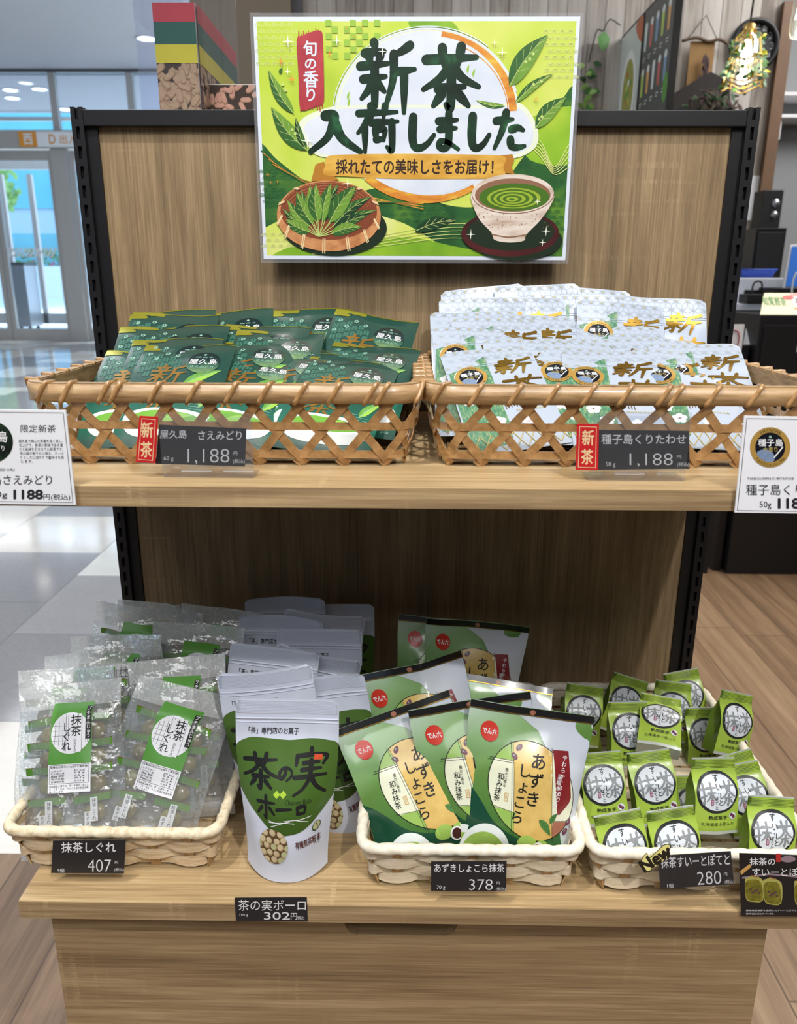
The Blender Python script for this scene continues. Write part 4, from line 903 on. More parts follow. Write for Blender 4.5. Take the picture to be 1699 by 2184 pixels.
def azuki_bag(seed, fold=0.):
    o = thing('azuki_chocolate_bag', '-', 'snack bag', (0, 0, 0), 0, 'azuki chocolate bags in the wicker basket'); rn = random.Random(seed); p1, p2 = rn.uniform(0, 6), rn.uniform(0, 6); W_, H_ = .152, .192
    dep = lambda a, t: .019*(1-abs(a)**2.4)*sm(0, .22, t)*(1-sm(.6, .93, t))+.0009*sin(7*a+p1+2*sin(4*t))*sm(0, .1, t)*(1-.3*t)*sm(1, .9, abs(a))+.0010*sin(10*t+p2+3*a)*abs(a)
    P = Pouch(W_, H_, dep, lambda t: .076-.0045*sin(pi*min(1, t*1.15))-.003*(1-t), .5, lambda a, t: (.004*sin(2.2*a+p1)+fold*(abs(a-.2)-.3))*t**4, .0004)
    q = lambda x, y: ((x-(870-190*(y-610)/990+1655-260*(y-610)/990)/2)/((785-70*(y-610)/990)/2)*76, 192-(y-610-.1*(x-870)*(1-(y-610)/990))/5.6)
    mb = P.mesh(MB(), 'azuki_print', 24, 34); A = Art()
    A.poly([(76, 184), (76, 30), (60, 36), (52, 66), (40, 120), (10, 166), (-20, 184)], 'azuki_white'); A.up()
    A.blob([q(*p) for p in ((700, 1130), (790, 1160), (860, 1250), (930, 1370), (1030, 1440), (1150, 1480), (1260, 1530), (1320, 1610))]+[(40, 2), (-72, 2), (-74, 40)], 'azuki_dark', 6); A.up()
    E_ = [(q(1190+275*cos(k*pi/24), 1155-308*sin(k*pi/24))) for k in range(48)]; E2 = [(q(1190+270*cos(k*pi/24), 1155-303*sin(k*pi/24))) for k in range(48)]
    A.poly(E_, 'brush_black'); A.up(); A.poly(E2, 'cream'); A.up()
    def pane(pts, mat):
        pl_ = clip([q(*p) for p in pts], E2)
        if len(pl_) > 2: A.poly(pl_, mat)
    pane([(880, 820), (1110, 820), (1098, 968), (880, 960)], 'pane_green'); pane([(880, 1270), (1078, 1295), (1050, 1480), (880, 1480)], 'pane_green')
    pane([(1330, 800), (1480, 800), (1480, 1340), (1310, 1335)], 'cream'); pane([(1310, 1335), (1480, 1330), (1480, 1480), (1280, 1480)], 'pane_brown')
    pane([(1105, 820), (1348, 820), (1290, 1500), (1045, 1500)], 'gold_panel'); A.up()
    for pts in ([(1105, 860), (1048, 1440)], [(1092, 860), (1036, 1425)], [(1346, 880), (1292, 1460)], [(930, 975), (1100, 985)], [(945, 962), (1100, 972)], [(925, 1268), (1070, 1296)], [(1315, 1330), (1440, 1330)]): A.line([q(*p) for p in pts], .5, 'brush_black', False)
    pl_ = [q(*p) for p in ((1350, 890), (1450, 896), (1446, 1180), (1430, 1215), (1360, 1290), (1345, 1290))]; A.poly(pl_, 'band_red'); A.up()
    c = q(968, 808); A.ell(c[0], c[1], 11, 11.8, 'logo_red', 36); A.up(); A.text('でん六', c[0]-8.5, c[1]-3.6, c[0]+8.5, c[1]+3.4, 'white', .03)
    c = q(1254, 905); A.vtext('あずき', c[0]+1, c[1], 19.5, 'brush_black', 1.12, .012, 3, 0, -.02, 1.05); c = q(1168, 975); A.vtext('しょこら', c[0]-1, c[1], 17, 'brush_black', 1.08, .012, 3, 0, -.03, 1.05)
    c = q(1006, 1055); A.vtext('和み抹茶', c[0], c[1], 8.6, 'brush_black', .98, .004, 2, 0, -.08); c = q(1046, 1018); A.vtext('豊かに香る', c[0], c[1], 4.6, 'brush_black', 1., 0, 2, 0, -.04)
    a, b = q(1006, 1230), q(1042, 1176); A.frame(a[0], a[1], b[0], b[1], .8, 'tan_stamp'); A.text('濃製', a[0]+1.4, a[1]+2, b[0]-1.4, b[1]-2, 'tan_stamp', 0, 1)
    c = q(1425, 918); A.vtext('やわらか、ほろり', c[0], c[1], 6.8, 'white', 1.02, .004, 2); c = q(1382, 1030); A.vtext('至福のひと時', c[0], c[1], 6.8, 'white', 1.02, .004, 2)
    for x, y, ro in ((1140, 890, .8), (1103, 942, -.7), (1412, 1335, 1.1), (1383, 1395, 1.), (955, 900, 0)):
        if x > 1000: c = q(x, y); A.ell(c[0], c[1], 4.6, 3, 'azuki_bean', 18, ro); A.up(); A.ell(c[0]-.6, c[1]+.8, 1.6, .7, 'pat_pale', 8, ro); A.L -= 1
    a, b = q(1222, 1325), q(1284, 1422); A.leaf(*a, *b, 9, 'leaf_green', 'leaf_dark', .5); a, b = q(1290, 1345), q(1344, 1282); A.leaf(*a, *b, 7, 'leaf_green', 'leaf_dark', .5)
    c = q(1128, 1478); A.ell(c[0], c[1], 12.2, 9, 'frothy_green', 28); c = q(1215, 1500); A.ell(c[0], c[1], 9, 9, 'frothy_green', 24); A.up(); c = q(1192, 1514); A.ell(c[0], c[1], 8.6, 8.6, 'white', 28); A.up(); A.ell(c[0], c[1], 6.4, 6.8, 'choc', 24)
    A.L -= 2; c = q(868, 1590); A.ell(c[0], c[1], 31, 35, 'cup_white', 44); A.up(); A.ell(c[0]-1, c[1]-4, 26.5, 29, 'frothy_green', 40); A.L -= 1
    c = q(1315, 1570); A.ell(c[0], c[1], 15, 14, 'cream', 30); A.up(); A.ell(c[0]+4, c[1]+4, 5, 3.6, 'tan_stamp', 16)
    A.it = [(([(max(-75.5, min(75.5, x)), max(.6, y)) for x, y in vs]), fs, m_, L_, k_) for vs, fs, m_, L_, k_ in A.it]
    A.lay(mb, P.fn, .0005, .00014, 4.5); mb.build('bag_body', o)
    mb = MB(); A = Art(); A.rect(-75.8, 182.5, 75.8, 183.6, 'gold'); A.rect(-75.8, 183.6, 75.8, 191.8, 'header_black'); A.up(); A.ell(0, 186.8, 3.6, 3.2, 'pane_brown', 20); A.lay(mb, P.fn, .0018, .0002, 5)
    A = Art(); A.rect(-75.8, 183.6, 75.8, 191.8, 'header_black'); A.lay(mb, lambda u, v, off: (lambda p: (p[0], p[1]+off, p[2]))(P.bk(u, v)), .0003, .0001, 6); mb.build('header_strip', o); return o
AZUKI = [
 ((1007, 1491), (1265, 1528), -.326, .010, 'front azuki chocolate bag with its whole round window picture and red band in view'),
 ((878, 1514), (1121, 1474), -.312, .012, 'azuki chocolate bag sandwiched between the two front ones, mostly hidden'),
 ((722, 1548), (949, 1480), -.296, .010, 'front azuki chocolate bag leaning toward the white bolo pouches', {'yaw': .1}),
 ((785, 1440), (956, 1399), -.215, .014, 'azuki chocolate bag with a folded black header, beside the bolo pouches', {'yaw': .05}),
 ((948, 1432), (1177, 1466), -.200, .012, 'azuki chocolate bag lying low in the middle, black header and red logo edge showing'),
 ((913, 1317), (1125, 1336), -.115, .010, 'azuki chocolate bag standing upright at the back of the wicker basket'),
 ((853, 1312), (1062, 1330), -.085, .010, 'azuki chocolate bag mostly hidden behind the upright one at the back'),
]
fill([lambda: azuki_bag(2), lambda: azuki_bag(8), lambda: azuki_bag(5), lambda: azuki_bag(13, .05)], AZUKI, .192, ZL)
# ------------------------------------------------------------------ small lime cake packets
M('pack_lime', (164, 192, 74), .3, 0, .5, .06, 60, .3, .25, 70); M('pack_side', (96, 120, 38), .35, coat=.3); M('pack_foil', (214, 220, 216), .25, .3); M('ring_black', (36, 38, 38), .4); M('disc_white', (216, 222, 230), .35); M('grey_brush', (134, 138, 142), .4); M('stamp_plum', (150, 60, 96), .45); M('pale_kana', (176, 202, 106), .35)
def cake_packet(seed):
    o = thing('cake_packet', '-', 'cake packet', (0, 0, 0), 0, 'small lime green cake packets in the wicker basket'); rn = random.Random(seed); p1 = rn.uniform(0, 6); H_ = .088; hw = .0275
    d = lambda t: .0128*(1-sm(.5, .86, t))**.8*(.9+.1*sm(0, .1, t))
    def ring(k, t):     # once round the packet
        D = d(t); gus = .55*sm(.05, .6, t)*(D+.004); w = hw+.0006*sin(9*t+p1)
        seq = [(-w, -D), (w, -D), (w-gus, 0), (w, D), (-w, D), (-w+gus, 0)]
        if k < 16: a = k/16*2-1; return (a*w, -D-.0035*(1-a*a)*(1-sm(.55, .82, t))-.0004*sin(6*a+p1+9*t), H_*t)
        k -= 16
        pts = [(w, -D), (w-gus, 0), (w, D), (0, D+.002), (-w, D), (-w+gus, 0), (-w, -D)]; return (*pts[min(k, 6)], H_*t)
    mb = MB(); n = 23; nv = 26; V = [ring(k, (j/nv)) for j in range(nv+1) for k in range(n)]
    F1 = []; F2 = []
    for j in range(nv):
        for k in range(n-1): (F1 if k < 16 else F2).append((j*n+k, j*n+k+1, (j+1)*n+k+1, (j+1)*n+k))
    mb.add(V, F1, 'pack_lime', True); mb.add(V, F2, 'pack_side'); b = [ring(k, 0) for k in range(n)]; mb.add(b, [tuple(range(n-1, -1, -1))], 'pack_foil')
    def fn(u, v, off):
        t = max(0, min(1, v/H_)); a = max(-1, min(1, u/hw)); w = hw+.0006*sin(9*t+p1); return (a*w, -d(t)-.0035*(1-a*a)*(1-sm(.55, .82, t))-.0004*sin(6*a+p1+9*t)-off, v)
    A = Art(); R_ = random.Random(9)
    for i in range(26): A.text(R_.choice('いろはにほへとちりぬるをわ'), *(lambda x, y: (x, y, x+2.4, y+2.6))(R_.uniform(-25, 22), R_.uniform(3, 30) if i < 16 else R_.uniform(62, 76)), 'pale_kana', 0, 1)
    A.rect(-27.3, 0, 27.3, 4, 'pack_foil'); A.up()
    A.ell(0, 49.5, 26, 23.5, 'ring_black', 44, .2); A.up(); A.ell(.4, 49.5, 22.8, 20.4, 'disc_white', 40, .15); A.up()
    A.brush('抹', -22.4, 36, -2, 60, 2.5, 'grey_brush'); A.brush('茶', 2.6, 35, 23, 62, 2.6, 'grey_brush'); A.up()
    A.vtext('すいーと', 0, 69.6, 8.4, 'brush_black', 1.04, .014, 2, 0, .12, .9); A.vtext('ぽてと', -3, 47, 5.4, 'brush_black', 1.04, .012, 2, 0, .1)
    A.rect(-9.4, 36, -5.6, 43, 'stamp_plum'); A.up(); A.vtext('抹茶', -7.5, 42.5, 3, 'disc_white', 1, 0, 1)
    A.text('熟成蒸芋', -12, 18.6, 12, 23.4, 'brush_black', .012, 2); A.text('北海道産小豆入り', -20, 11, 20, 15.2, 'brush_black', 0, 2)
    A.ell(18.5, 23, 4.4, 4.4, 'disc_white', 16); A.up(); A.ell(17.2, 24.2, 2, 2.3, 'azuki_bean', 12); A.ell(20, 22, 2, 2.3, 'azuki_bean', 12)
    A.lay(mb, fn, .0003, .00008, 4); mb.build('wrapper_body', o)
    mb = MB(); A = Art(); A.rect(-27.4, 86.6, 27.4, 88, 'pack_foil'); A.lay(mb, fn, .0004, .0001, 5)
    mb.add([fn(-hw, .0866, .0003), fn(hw, .0866, .0003), fn(hw, .088, .0003), fn(-hw, .088, .0003), fn(-hw, .0866, -.0012), fn(hw, .0866, -.0012), fn(hw, .088, -.0012), fn(-hw, .088, -.0012)], [(3, 2, 6, 7), (4, 7, 6, 5)], 'pack_foil')
    for k in range(6): y = .0758+.0017*k; mb.tube([fn(x*hw, y, .0001) for x in (-1, -.5, 0, .5, 1)], .00038, 'pack_side', 4)
    mb.build('crimped_seal', o); return o
CAKE = [
 ((1265, 1745), (1365, 1721), -.391, .003, 'lime cake packet standing at the front corner beside the azuki chocolate basket', {'lean': 2}),
 ((1377, 1735), (1479, 1715), -.391, .003, 'lime cake packet at the front, behind the yellow New sticker', {'lean': 2}),
 ((1592, 1696), (1697, 1701), -.372, .003, 'lime cake packet at the front, above the photo card of cut cakes', {'lean': 12}),
 ((1230, 1608), (1322, 1600), -.30, .003, 'lime cake packet in the second row, over the front corner one, beside the chocolates', {'lean': 20}),
 ((1333, 1608), (1429, 1595), -.30, .003, 'lime cake packet in the second row, directly behind the New sticker one', {'lean': 20}),
 ((1473, 1614), (1568, 1618), -.338, .003, 'most forward leaning lime cake packet, foil foot showing above the price card', {'lean': 14, 'yaw': .12}),
 ((1522, 1618), (1592, 1597), -.27, .003, 'lime cake packet whose tilted top peeps out behind the forward leaning one', {'lean': 15}),
 ((1528, 1638), (1615, 1620), -.285, .003, 'lime cake packet half hidden beside the forward leaning one, by the basket side', {'lean': 20}),
 ((1203, 1455), (1293, 1466), -.13, .003, 'lime cake packet upright at the back, nearest the chocolates, partly behind a white bag top', {'lean': 15}),
 ((1291, 1498), (1384, 1495), -.195, .003, 'lime cake packet in the third row with its whole ring face, in the middle', {'lean': 18}),
 ((1375, 1481), (1443, 1487), -.175, .003, 'lime cake packet lying back at a slant so its ring looks flattened', {'lean': 62, 'yaw': -.2}),
 ((1534, 1464), (1611, 1489), -.175, .003, 'lime cake packet turned aside and tilted, by the far basket side', {'lean': 14, 'yaw': .3}),
 ((1307, 1432), (1386, 1456), -.085, .003, 'tilted lime cake packet in the rear row, second from the chocolates', {'lean': 14}),
 ((1400, 1450), (1473, 1458), -.105, .003, 'lime cake packet in the rear row directly behind the one lying back', {'lean': 14}),
 ((1417, 1438), (1484, 1424), -.065, .003, 'rearmost lime cake packet, leaning against the back corner of the basket', {'lean': 10}),
 ((1432, 1655), (1512, 1652), -.262, .003, 'lime cake packet down in the gap between the second row and the forward leaning one', {'lean': 20}),
 ((1192, 1486), (1275, 1480), -.105, .003, 'lime cake packet almost hidden behind the upright one nearest the chocolates', {'lean': 12}),
 ((1462, 1510), (1540, 1508), -.135, .003, 'lime cake packet whose top strip shows beside the turned one', {'lean': 12}),
]
fill([lambda: cake_packet(1), lambda: cake_packet(4), lambda: cake_packet(8)], CAKE, .088, ZL)
# ------------------------------------------------------------------ clear bags of little bean cakes
t = NT('frosted_film'); v = t.coord(); 
tr = t.n('ShaderNodeBsdfTransparent', {0: (.97, .98, .98, 1)}); df = t.n('ShaderNodeBsdfDiffuse', {0: (.86, .88, .88, 1)}); gl = t.n('ShaderNodeBsdfGlossy', {0: (1, 1, 1, 1), 1: .12, 'Normal': t.bump(t.noise(t.coord((38, 38, 38)), 1, 3), 1., .006)})
sp = t.n('ShaderNodeSeparateXYZ', {0: v}); top = t.math('ADD', t.math('GREATER_THAN', sp.outputs[2], .178), t.math('LESS_THAN', sp.outputs[2], .02))
vo = t.n('ShaderNodeTexVoronoi', {'Vector': t.n('ShaderNodeVectorMath', {0: t.coord((150, 1, 95)), 1: t.n('ShaderNodeTexNoise', {'Vector': t.coord((70, 1, 50)), 'Scale': 1.}).outputs[1]}, operation='ADD').outputs[0], 'Scale': 1.}, feature='DISTANCE_TO_EDGE').outputs[0]
fib = t.math('MULTIPLY', t.ramp(vo, [(0, (1, 1, 1)), (.06, (0, 0, 0))]), t.math('MULTIPLY', t.math('ADD', top, .15), .16))
hz = t.math('ADD', t.math('ADD', .12, t.math('MULTIPLY', top, .2)), fib)
a = t.n('ShaderNodeMixShader', {0: hz, 1: tr.outputs[0], 2: df.outputs[0]}); fr = t.n('ShaderNodeLayerWeight', {0: .4}).outputs[0]
MATS['frosted_film'] = t.done(t.n('ShaderNodeMixShader', {0: t.math('ADD', t.math('MULTIPLY', fr, .34), .07), 1: a.outputs[0], 2: gl.outputs[0]}).outputs[0])
Mnoise('bun_skin', [(.35, (104, 76, 44)), (.5, (132, 118, 74)), (.7, (146, 148, 98))], (46, 46, 46), 3, .35, .3)
Mgrad('seal_green', 'X', -.06, .06, [(0, (66, 116, 34)), (.3, (100, 146, 52)), (.6, (72, 124, 38)), (1, (104, 150, 56))], .3, .5, .4, 60); M('card_green', (86, 148, 60), .4, var=.08, vs=30); M('silica', (190, 206, 214), .5)
def bun_bag(seed, fold=0., front=True):
    o = thing('bean_cake_bag', '-', 'cake bag', (0, 0, 0), 0, 'clear bags of bean cakes in the tan wicker basket'); rn = random.Random(seed); p1, p2 = rn.uniform(0, 6), rn.uniform(0, 6); W_, H_ = .13, .208
    dep = lambda a, t: .0145*(1-abs(a)**3)*sm(0, .07, t)*(1-sm(.8, .92, t))+.0009*sin(9*a+p1+8*t)+.0008*sin(17*t+p2+3*a)
    P = Pouch(W_, H_, dep, lambda t: .065-.0015*sin(9*t+p1)*sm(0, .1, t), .8, lambda a, t: (.004*sin(2.8*a+p1)+fold*max(0, a-.1))*sm(.7, 1, t), .0003)
    P.mesh(MB(), 'frosted_film', 16, 30).build('film_bag', o)
    bars = MB(); k = 0; R_ = random.Random(seed+5)
    # nine wrapped cakes
    spots = [(-30, 47), (28, 49), (-31, 84), (29, 82), (-30, 116), (30, 114), (-29, 146), (29, 144), (0, 98)]
    for (x, y) in spots:
        x += R_.uniform(-2, 2); y += R_.uniform(-2, 2); r = 14.5 if y < 60 else 13
        b = MB(); b.grid(lambda a, c: (x/1000+r/1000*sin(pi*c)*cos(2*pi*a), .003+.0085*sin(pi*c)*sin(2*pi*a)*1., y/1000+r/1000*.92*cos(pi*c)), 18, 10, 'bun_skin', True, True); bun = b.build('bean_cake', o)
        s_ = MB(); a = R_.uniform(-.16, .16); yy = y+18; ww = 23; wf = lambda u: (x+u*ww*cos(a), yy+u*ww*sin(a))
        V = []; nn = 8
        for i in range(nn+1):
            cx_, cz_ = wf(i/nn*2-1); V += [(cx_/1000, -.0075-.0012*sin(i*1.7), (cz_-4.2)/1000), (cx_/1000, -.0085-.0012*cos(i*1.3), (cz_+4.2)/1000), (cx_/1000, -.0086-.0012*cos(i*1.3), (cz_+5.2)/1000)]
        s_.add(V, [(3*i, 3*i+3, 3*i+4, 3*i+1) for i in range(nn)], 'seal_green', True); s_.add(V, [(3*i+1, 3*i+4, 3*i+5, 3*i+2) for i in range(nn)], 'gold', True); s_.build('wrapper_seal', bun)
        if y < 60:
            A = Art(); A.rect(x-1.5, y-9, x+7.5, y+19, 'paper'); A.rect(x-9, y-14, x-1.5, y+3, 'paper'); A.up(); A.vtext('抹茶しぐれ', x+3, y+18, 5.3, 'brush_black', .98, .006, 2); A.vtext('あずき', x-5.2, y+2.2, 5.2, 'brush_black', .98, .006, 2)
            m_ = MB(); A.lay(m_, flat, .0105, .00005); m_.build('name_slip', bun)
    A = Art(); A.rect(-22, 69, 30, 103, 'paper'); A.rect(-22, 103, 30, 177, 'card_green'); A.up(); A.ell(4, 140, 25, 25, 'paper', 44); A.up()
    for k in range(4): A.line([(-16+k*5, 127-k*1.2), (-16+k*5, 153+k*2)], .4, 'ink', False); A.line([(23+k*2, 128), (23+k*2, 150)], .4, 'ink', False)
    for k in range(4): A.line([(-19, 131+k*6), (-1, 131+k*6)], .35, 'ink', False)
    A.rect(1, 117, 1.5, 162, 'ink'); A.rect(-2, 117, -1.6, 163, 'ink'); A.rect(18, 118, 18.4, 160, 'ink'); A.poly([(-1.5, 117), (17.5, 117), (17.5, 163), (-1.5, 163)], 'paper'); A.up()
    A.vtext('抹茶', 10.5, 162, 13.5, 'brush_black', .98, .01, 3); A.vtext('しぐれ', -1.5, 153, 12.5, 'brush_black', .92, .01, 3); A.vtext('白あずき', 10, 133, 4.2, 'brush_black', .95, 0, 2)
    A.poly([(22.4, 132), (29, 132), (29.4, 172), (22.8, 172)], 'brush_black'); A.up(); A.vtext('プチまんじゅう', 25.9, 171.5, 5.6, 'white', .98, .006, 2)
    A.frame(-20, 80, 28, 102, .3, 'ink'); A.text('栄養成分表示(100g当たり推定値)', -19, 98, 27, 101, 'ink', 0, 1)
    for k, (a, b) in enumerate((('エネルギー', '321 kcal'), ('たんぱく質', '5.3 g'), ('脂質', '0.5 g'), ('炭水化物', '73.7 g'), ('食塩相当量', '0.03 g'))): A.text(a, -18, 94.2-k*3.2, -2, 96.6-k*3.2, 'ink', 0, 1); A.text(b, 10, 94.2-k*3.2, 23, 96.6-k*3.2, 'ink', 0, 1)
    for k, a in enumerate(('本品製造工場では、卵・乳成分・オレン', 'ジ・ごま・大豆・りんごを含む製品を製', '造しています。')): A.text(a, -20, 76-k*3.3, 28 if k < 2 else -2, 78.6-k*3.3, 'ink', 0, 1)
    ca, sa = cos(-.05), sin(-.05); mb = MB(); A.lay(mb, P.fn, .0008, .00016, 5, lambda x, y: ((x-4)*ca-(y-120)*sa+4, (x-4)*sa+(y-120)*ca+126)); mb.build('label_card', o)
    MB().box(.0, .012, -.003, .003, .004, .036, 'silica', .001).build('drying_sachet', o); return o
BUNS = [
 ((45, 1470), (257, 1444), -.272, .008, 'front clear bag of bean cakes with green label card, at the shelf end'),
 ((293, 1440), (500, 1487), -.268, .008, 'front clear bag of bean cakes tilted beside the white bolo pouches'),
 ((42, 1432), (255, 1418), -.242, .010, 'clear cake bag directly behind the outer front one'),
 ((275, 1413), (479, 1392), -.222, .010, 'clear cake bag behind the tilted front one, its frosted top reaching the bolo pouches'),
 ((82, 1403), (300, 1372), -.205, .012, 'clear cake bag in the third row at the outer side, frosted top bent'),
 ((156, 1358), (350, 1350), -.175, .014, 'clear cake bag in the fourth row at the outer side, pale blank top'),
 ((330, 1325), (520, 1338), -.155, .014, 'clear cake bag with green wrapper ends just visible, next to the bolo pouches'),
 ((204, 1282), (390, 1303), -.120, .014, 'clear cake bag in the rear with one upright pointed corner and a green wrapper end'),
 ((256, 1277), (440, 1300), -.092, .014, 'rearmost clear cake bag with a rounded top in front of the black post'),
 ((390, 1285), (575, 1312), -.105, .014, 'rear clear cake bag with a wavy top against the wood panel'),
]
fill([lambda: bun_bag(1), lambda: bun_bag(6, .03), lambda: bun_bag(4, -.02)], BUNS, .208, ZL)
# ================================================================== poster
M('poster_white', (214, 221, 234), .3, var=.01, coat=.6); Mnoise('poster_lime', [(.25, (150, 184, 48)), (.42, (184, 206, 66)), (.58, (206, 216, 104)), (.75, (226, 226, 158))], (5, 5, 5), 3, .3, .6); Mnoise('poster_dark', [(.3, (24, 64, 36)), (.5, (46, 96, 46)), (.7, (96, 138, 44))], (16, 16, 16), 4, .3, .6, .8); Mnoise('poster_mid', [(.3, (92, 146, 34)), (.6, (140, 182, 46)), (.8, (176, 200, 60))], (9, 9, 9), 3, .3, .6)
M('wave_pale', (216, 222, 140), .3, coat=.6); M('check_lime', (150, 188, 70), .3, coat=.6); M('wave_dark', (62, 118, 64), .3, coat=.6); Mnoise('sun_white', [(.3, (204, 212, 226)), (.7, (220, 225, 234))], (20, 20, 20), 2, .3, .6); Mnoise('sun_gold', [(.3, (190, 104, 40)), (.5, (214, 140, 54)), (.7, (226, 186, 70))], (26, 26, 90), 4, .3, .6)
M('halo', (224, 230, 206), .3, coat=.6); Mnoise('title_green', [(.35, (14, 30, 20)), (.6, (24, 54, 34)), (.75, (48, 104, 66))], (26, 26, 26), 3, .3, .6); Mnoise('stamp_red', [(.3, (158, 44, 54)), (.7, (184, 62, 70))], (30, 30, 30), 3, .35, .5); Mnoise('ribbon_gold', [(.3, (196, 140, 50)), (.7, (228, 184, 86))], (18, 18, 60), 3, .3, .6); M('ribbon_shade', (178, 120, 44), .3, coat=.6); M('title_brown', (52, 32, 26), .35, coat=.6)
Mnoise('tray_rim', [(.3, (170, 104, 62)), (.6, (206, 146, 96))], (60, 60, 60), 3, .3, .6); M('tray_in', (128, 66, 42), .3, coat=.6, var=.15, vs=120); M('tray_tie', (230, 204, 158), .3, coat=.6); M('pl_1', (52, 96, 44), .3, coat=.6, var=.2, vs=60); M('pl_2', (110, 150, 58), .3, coat=.6, var=.2, vs=60); M('pl_3', (28, 62, 36), .3, coat=.6, var=.2, vs=60); M('pl_vein', (188, 206, 120), .3, coat=.6); M('print_shadow', (24, 40, 22), .35, coat=.5)
Mnoise('glaze', [(.3, (176, 150, 130)), (.5, (216, 200, 186)), (.7, (232, 222, 212))], (12, 12, 70), 4, .3, .6); M('glaze_dark', (140, 100, 78), .3, coat=.6); M('soup_dark', (70, 108, 32), .3, coat=.6); M('soup_light', (150, 172, 52), .3, coat=.6); Mnoise('lacquer', [(.3, (44, 16, 18)), (.7, (92, 36, 36))], (14, 14, 14), 2, .3, .6); M('spark', (250, 248, 230), .3, coat=.6); M('spark_orange', (226, 140, 60), .3, coat=.6)
PY = -.024; _a, _b = at(551, 294, PY), at(1221, 294, PY); KP = (_b.x-_a.x)/.42
_top = at(894, 36, PY); pc = Vector(((_a.x+_b.x)/2, PY, _top.z-.1485*KP))
po = thing('poster', 'large laminated new tea poster in bright greens fixed to the top rail', 'poster', pc)
def pq(u, v):
    l = 546+10*(v-38)/513; r = 1241-41*(v-36)/517; return ((u-l)/(r-l)*420-210)*KP, (297*(1-(v-36)/516)-148.5)*KP
def bow(u, v, off): return (u, -off+.006*((u/.21)**2)*.0+.004*(v/.15)**2*(1 if v > 0 else .3)*0-.0, v)
mb = MB(); mb.box(-.2145*KP, .2145*KP, -.0004, .0012, -.153*KP, .153*KP, 'film_edge' if 'film_edge' in MATS else Mclear('film_edge', (250, 250, 252), .1, .06, .05)); mb.build('laminate_film', po)
A = Art(); K = lambda pts: [pq(*p) for p in pts]
A.rect(-210*KP, -148.5*KP, 210*KP, 148.5*KP, 'poster_white'); A.up(); x0, y0 = pq(553, 44); x1, y1 = pq(1235, 44); A.rect(-205.5*KP, -143.5*KP, 205.5*KP, 143.5*KP, 'poster_lime'); A.up()
FR = [(-205.5*KP, -143.5*KP), (205.5*KP, -143.5*KP), (205.5*KP, 143.5*KP), (-205.5*KP, 143.5*KP)]
def pb(pts, mat, n=6): A.poly(clip(spline(K(pts), n, True), FR), mat)
pb([(548, 300), (590, 330), (640, 370), (690, 400), (560, 480), (552, 470)], 'poster_dark'); pb([(770, 400), (850, 392), (960, 430), (1040, 420), (1110, 330), (1160, 270), (1240, 180), (1240, 545), (1000, 545), (940, 520), (860, 470), (780, 440)], 'poster_dark'); A.up(); pb([(640, 515), (740, 520), (850, 500), (960, 520), (1100, 560), (600, 560)], 'poster_mid'); pb([(1120, 250), (1230, 220), (1240, 330), (1130, 330)], 'poster_mid'); pb([(880, 40), (960, 42), (980, 70), (900, 74)], 'poster_mid'); A.up()
for (u0, v0, nu_, nv_, mt) in ((556, 56, 5, 7, 'wave_pale'), (1168, 70, 4, 8, 'wave_pale'), (560, 500, 5, 3, 'wave_pale'), (556, 360, 3, 6, 'wave_dark'), (1150, 420, 3, 6, 'wave_dark'), (850, 440, 6, 3, 'wave_dark')):
    for j in range(nv_):
        for i in range(nu_):
            c = pq(u0+i*17+(j % 2)*8.5, v0+j*13)
            for r_ in (5, 3.4, 1.9): A.ring(c[0], c[1], r_, r_, .55, mt, 10, .2, pi-.2)
for i in range(9):
    for j in range(6):
        if (i+j) % 2 == 0 and (i*7+j*5) % 5 < 4: c = pq(700+i*13, 42+j*13); A.rect(c[0], c[1], c[0]+7.6, c[1]-7.6, 'check_lime')
for k in range(7): A.line(K([(556+k*5, 310+k*6), (600+k*7, 350+k*4), (660+k*5, 385), (760, 402+k*3), (900, 440-k*3)]), 1.1, 'sun_gold' if k % 2 else 'pl_1')
for k in range(5): A.line(K([(660, 520+k*5), (800, 498+k*6), (960, 470+k*8), (1060, 480+k*9)]), .7, 'wave_pale')
for k in range(5): A.line(K([(1110, 280+k*7), (1150, 320-k*8), (1180, 360-k*4), (1212, 345-k*12)]), 1., 'wave_pale')
A.up(); c = pq(912, 240); A.ell(c[0], c[1], 122*KP, 104*KP, 'halo', 60); A.up(); A.ell(c[0], c[1], 118*KP, 101*KP, 'sun_white', 60)
A.up(); pb([(656, 300), (640, 250), (700, 220), (780, 214), (1040, 214), (1110, 210), (1146, 260), (1136, 308), (1060, 330), (860, 322), (700, 326)], 'halo'); A.up(); pb([(664, 296), (652, 256), (704, 228), (780, 220), (1040, 220), (1104, 218), (1136, 260), (1126, 304), (1056, 322), (860, 316), (704, 320)], 'sun_white'); A.up()
A.ring(c[0], c[1], 119*KP, 102*KP, 8, 'sun_gold', 40, .08, 1.42, .25); A.ring(c[0], c[1], 121*KP, 106*KP, 9, 'sun_gold', 40, 3.95, 5.3, .2); A.ring(c[0], c[1], 108*KP, 92*KP, 1.2, 'sun_gold', 40, .1, 1.2); A.ring(c[0], c[1], 123*KP, 105*KP, 2.2, 'poster_white', 50, .3, 3.1); A.ring(c[0], c[1], 126*KP, 107*KP, 1., 'poster_white', 50, .9, 3.3); A.ring(c[0], c[1], 112*KP, 95*KP, 2, 'poster_white', 40, 4.1, 5.6)
for x, y, q_ in ((1000, 140, 0), (744, 195, 0), (745, 208, 0), (1012, 148, 0)): A.leaf(*pq(x, y+9), *pq(x+4, y-9), 3, 'check_lime')
A.up()
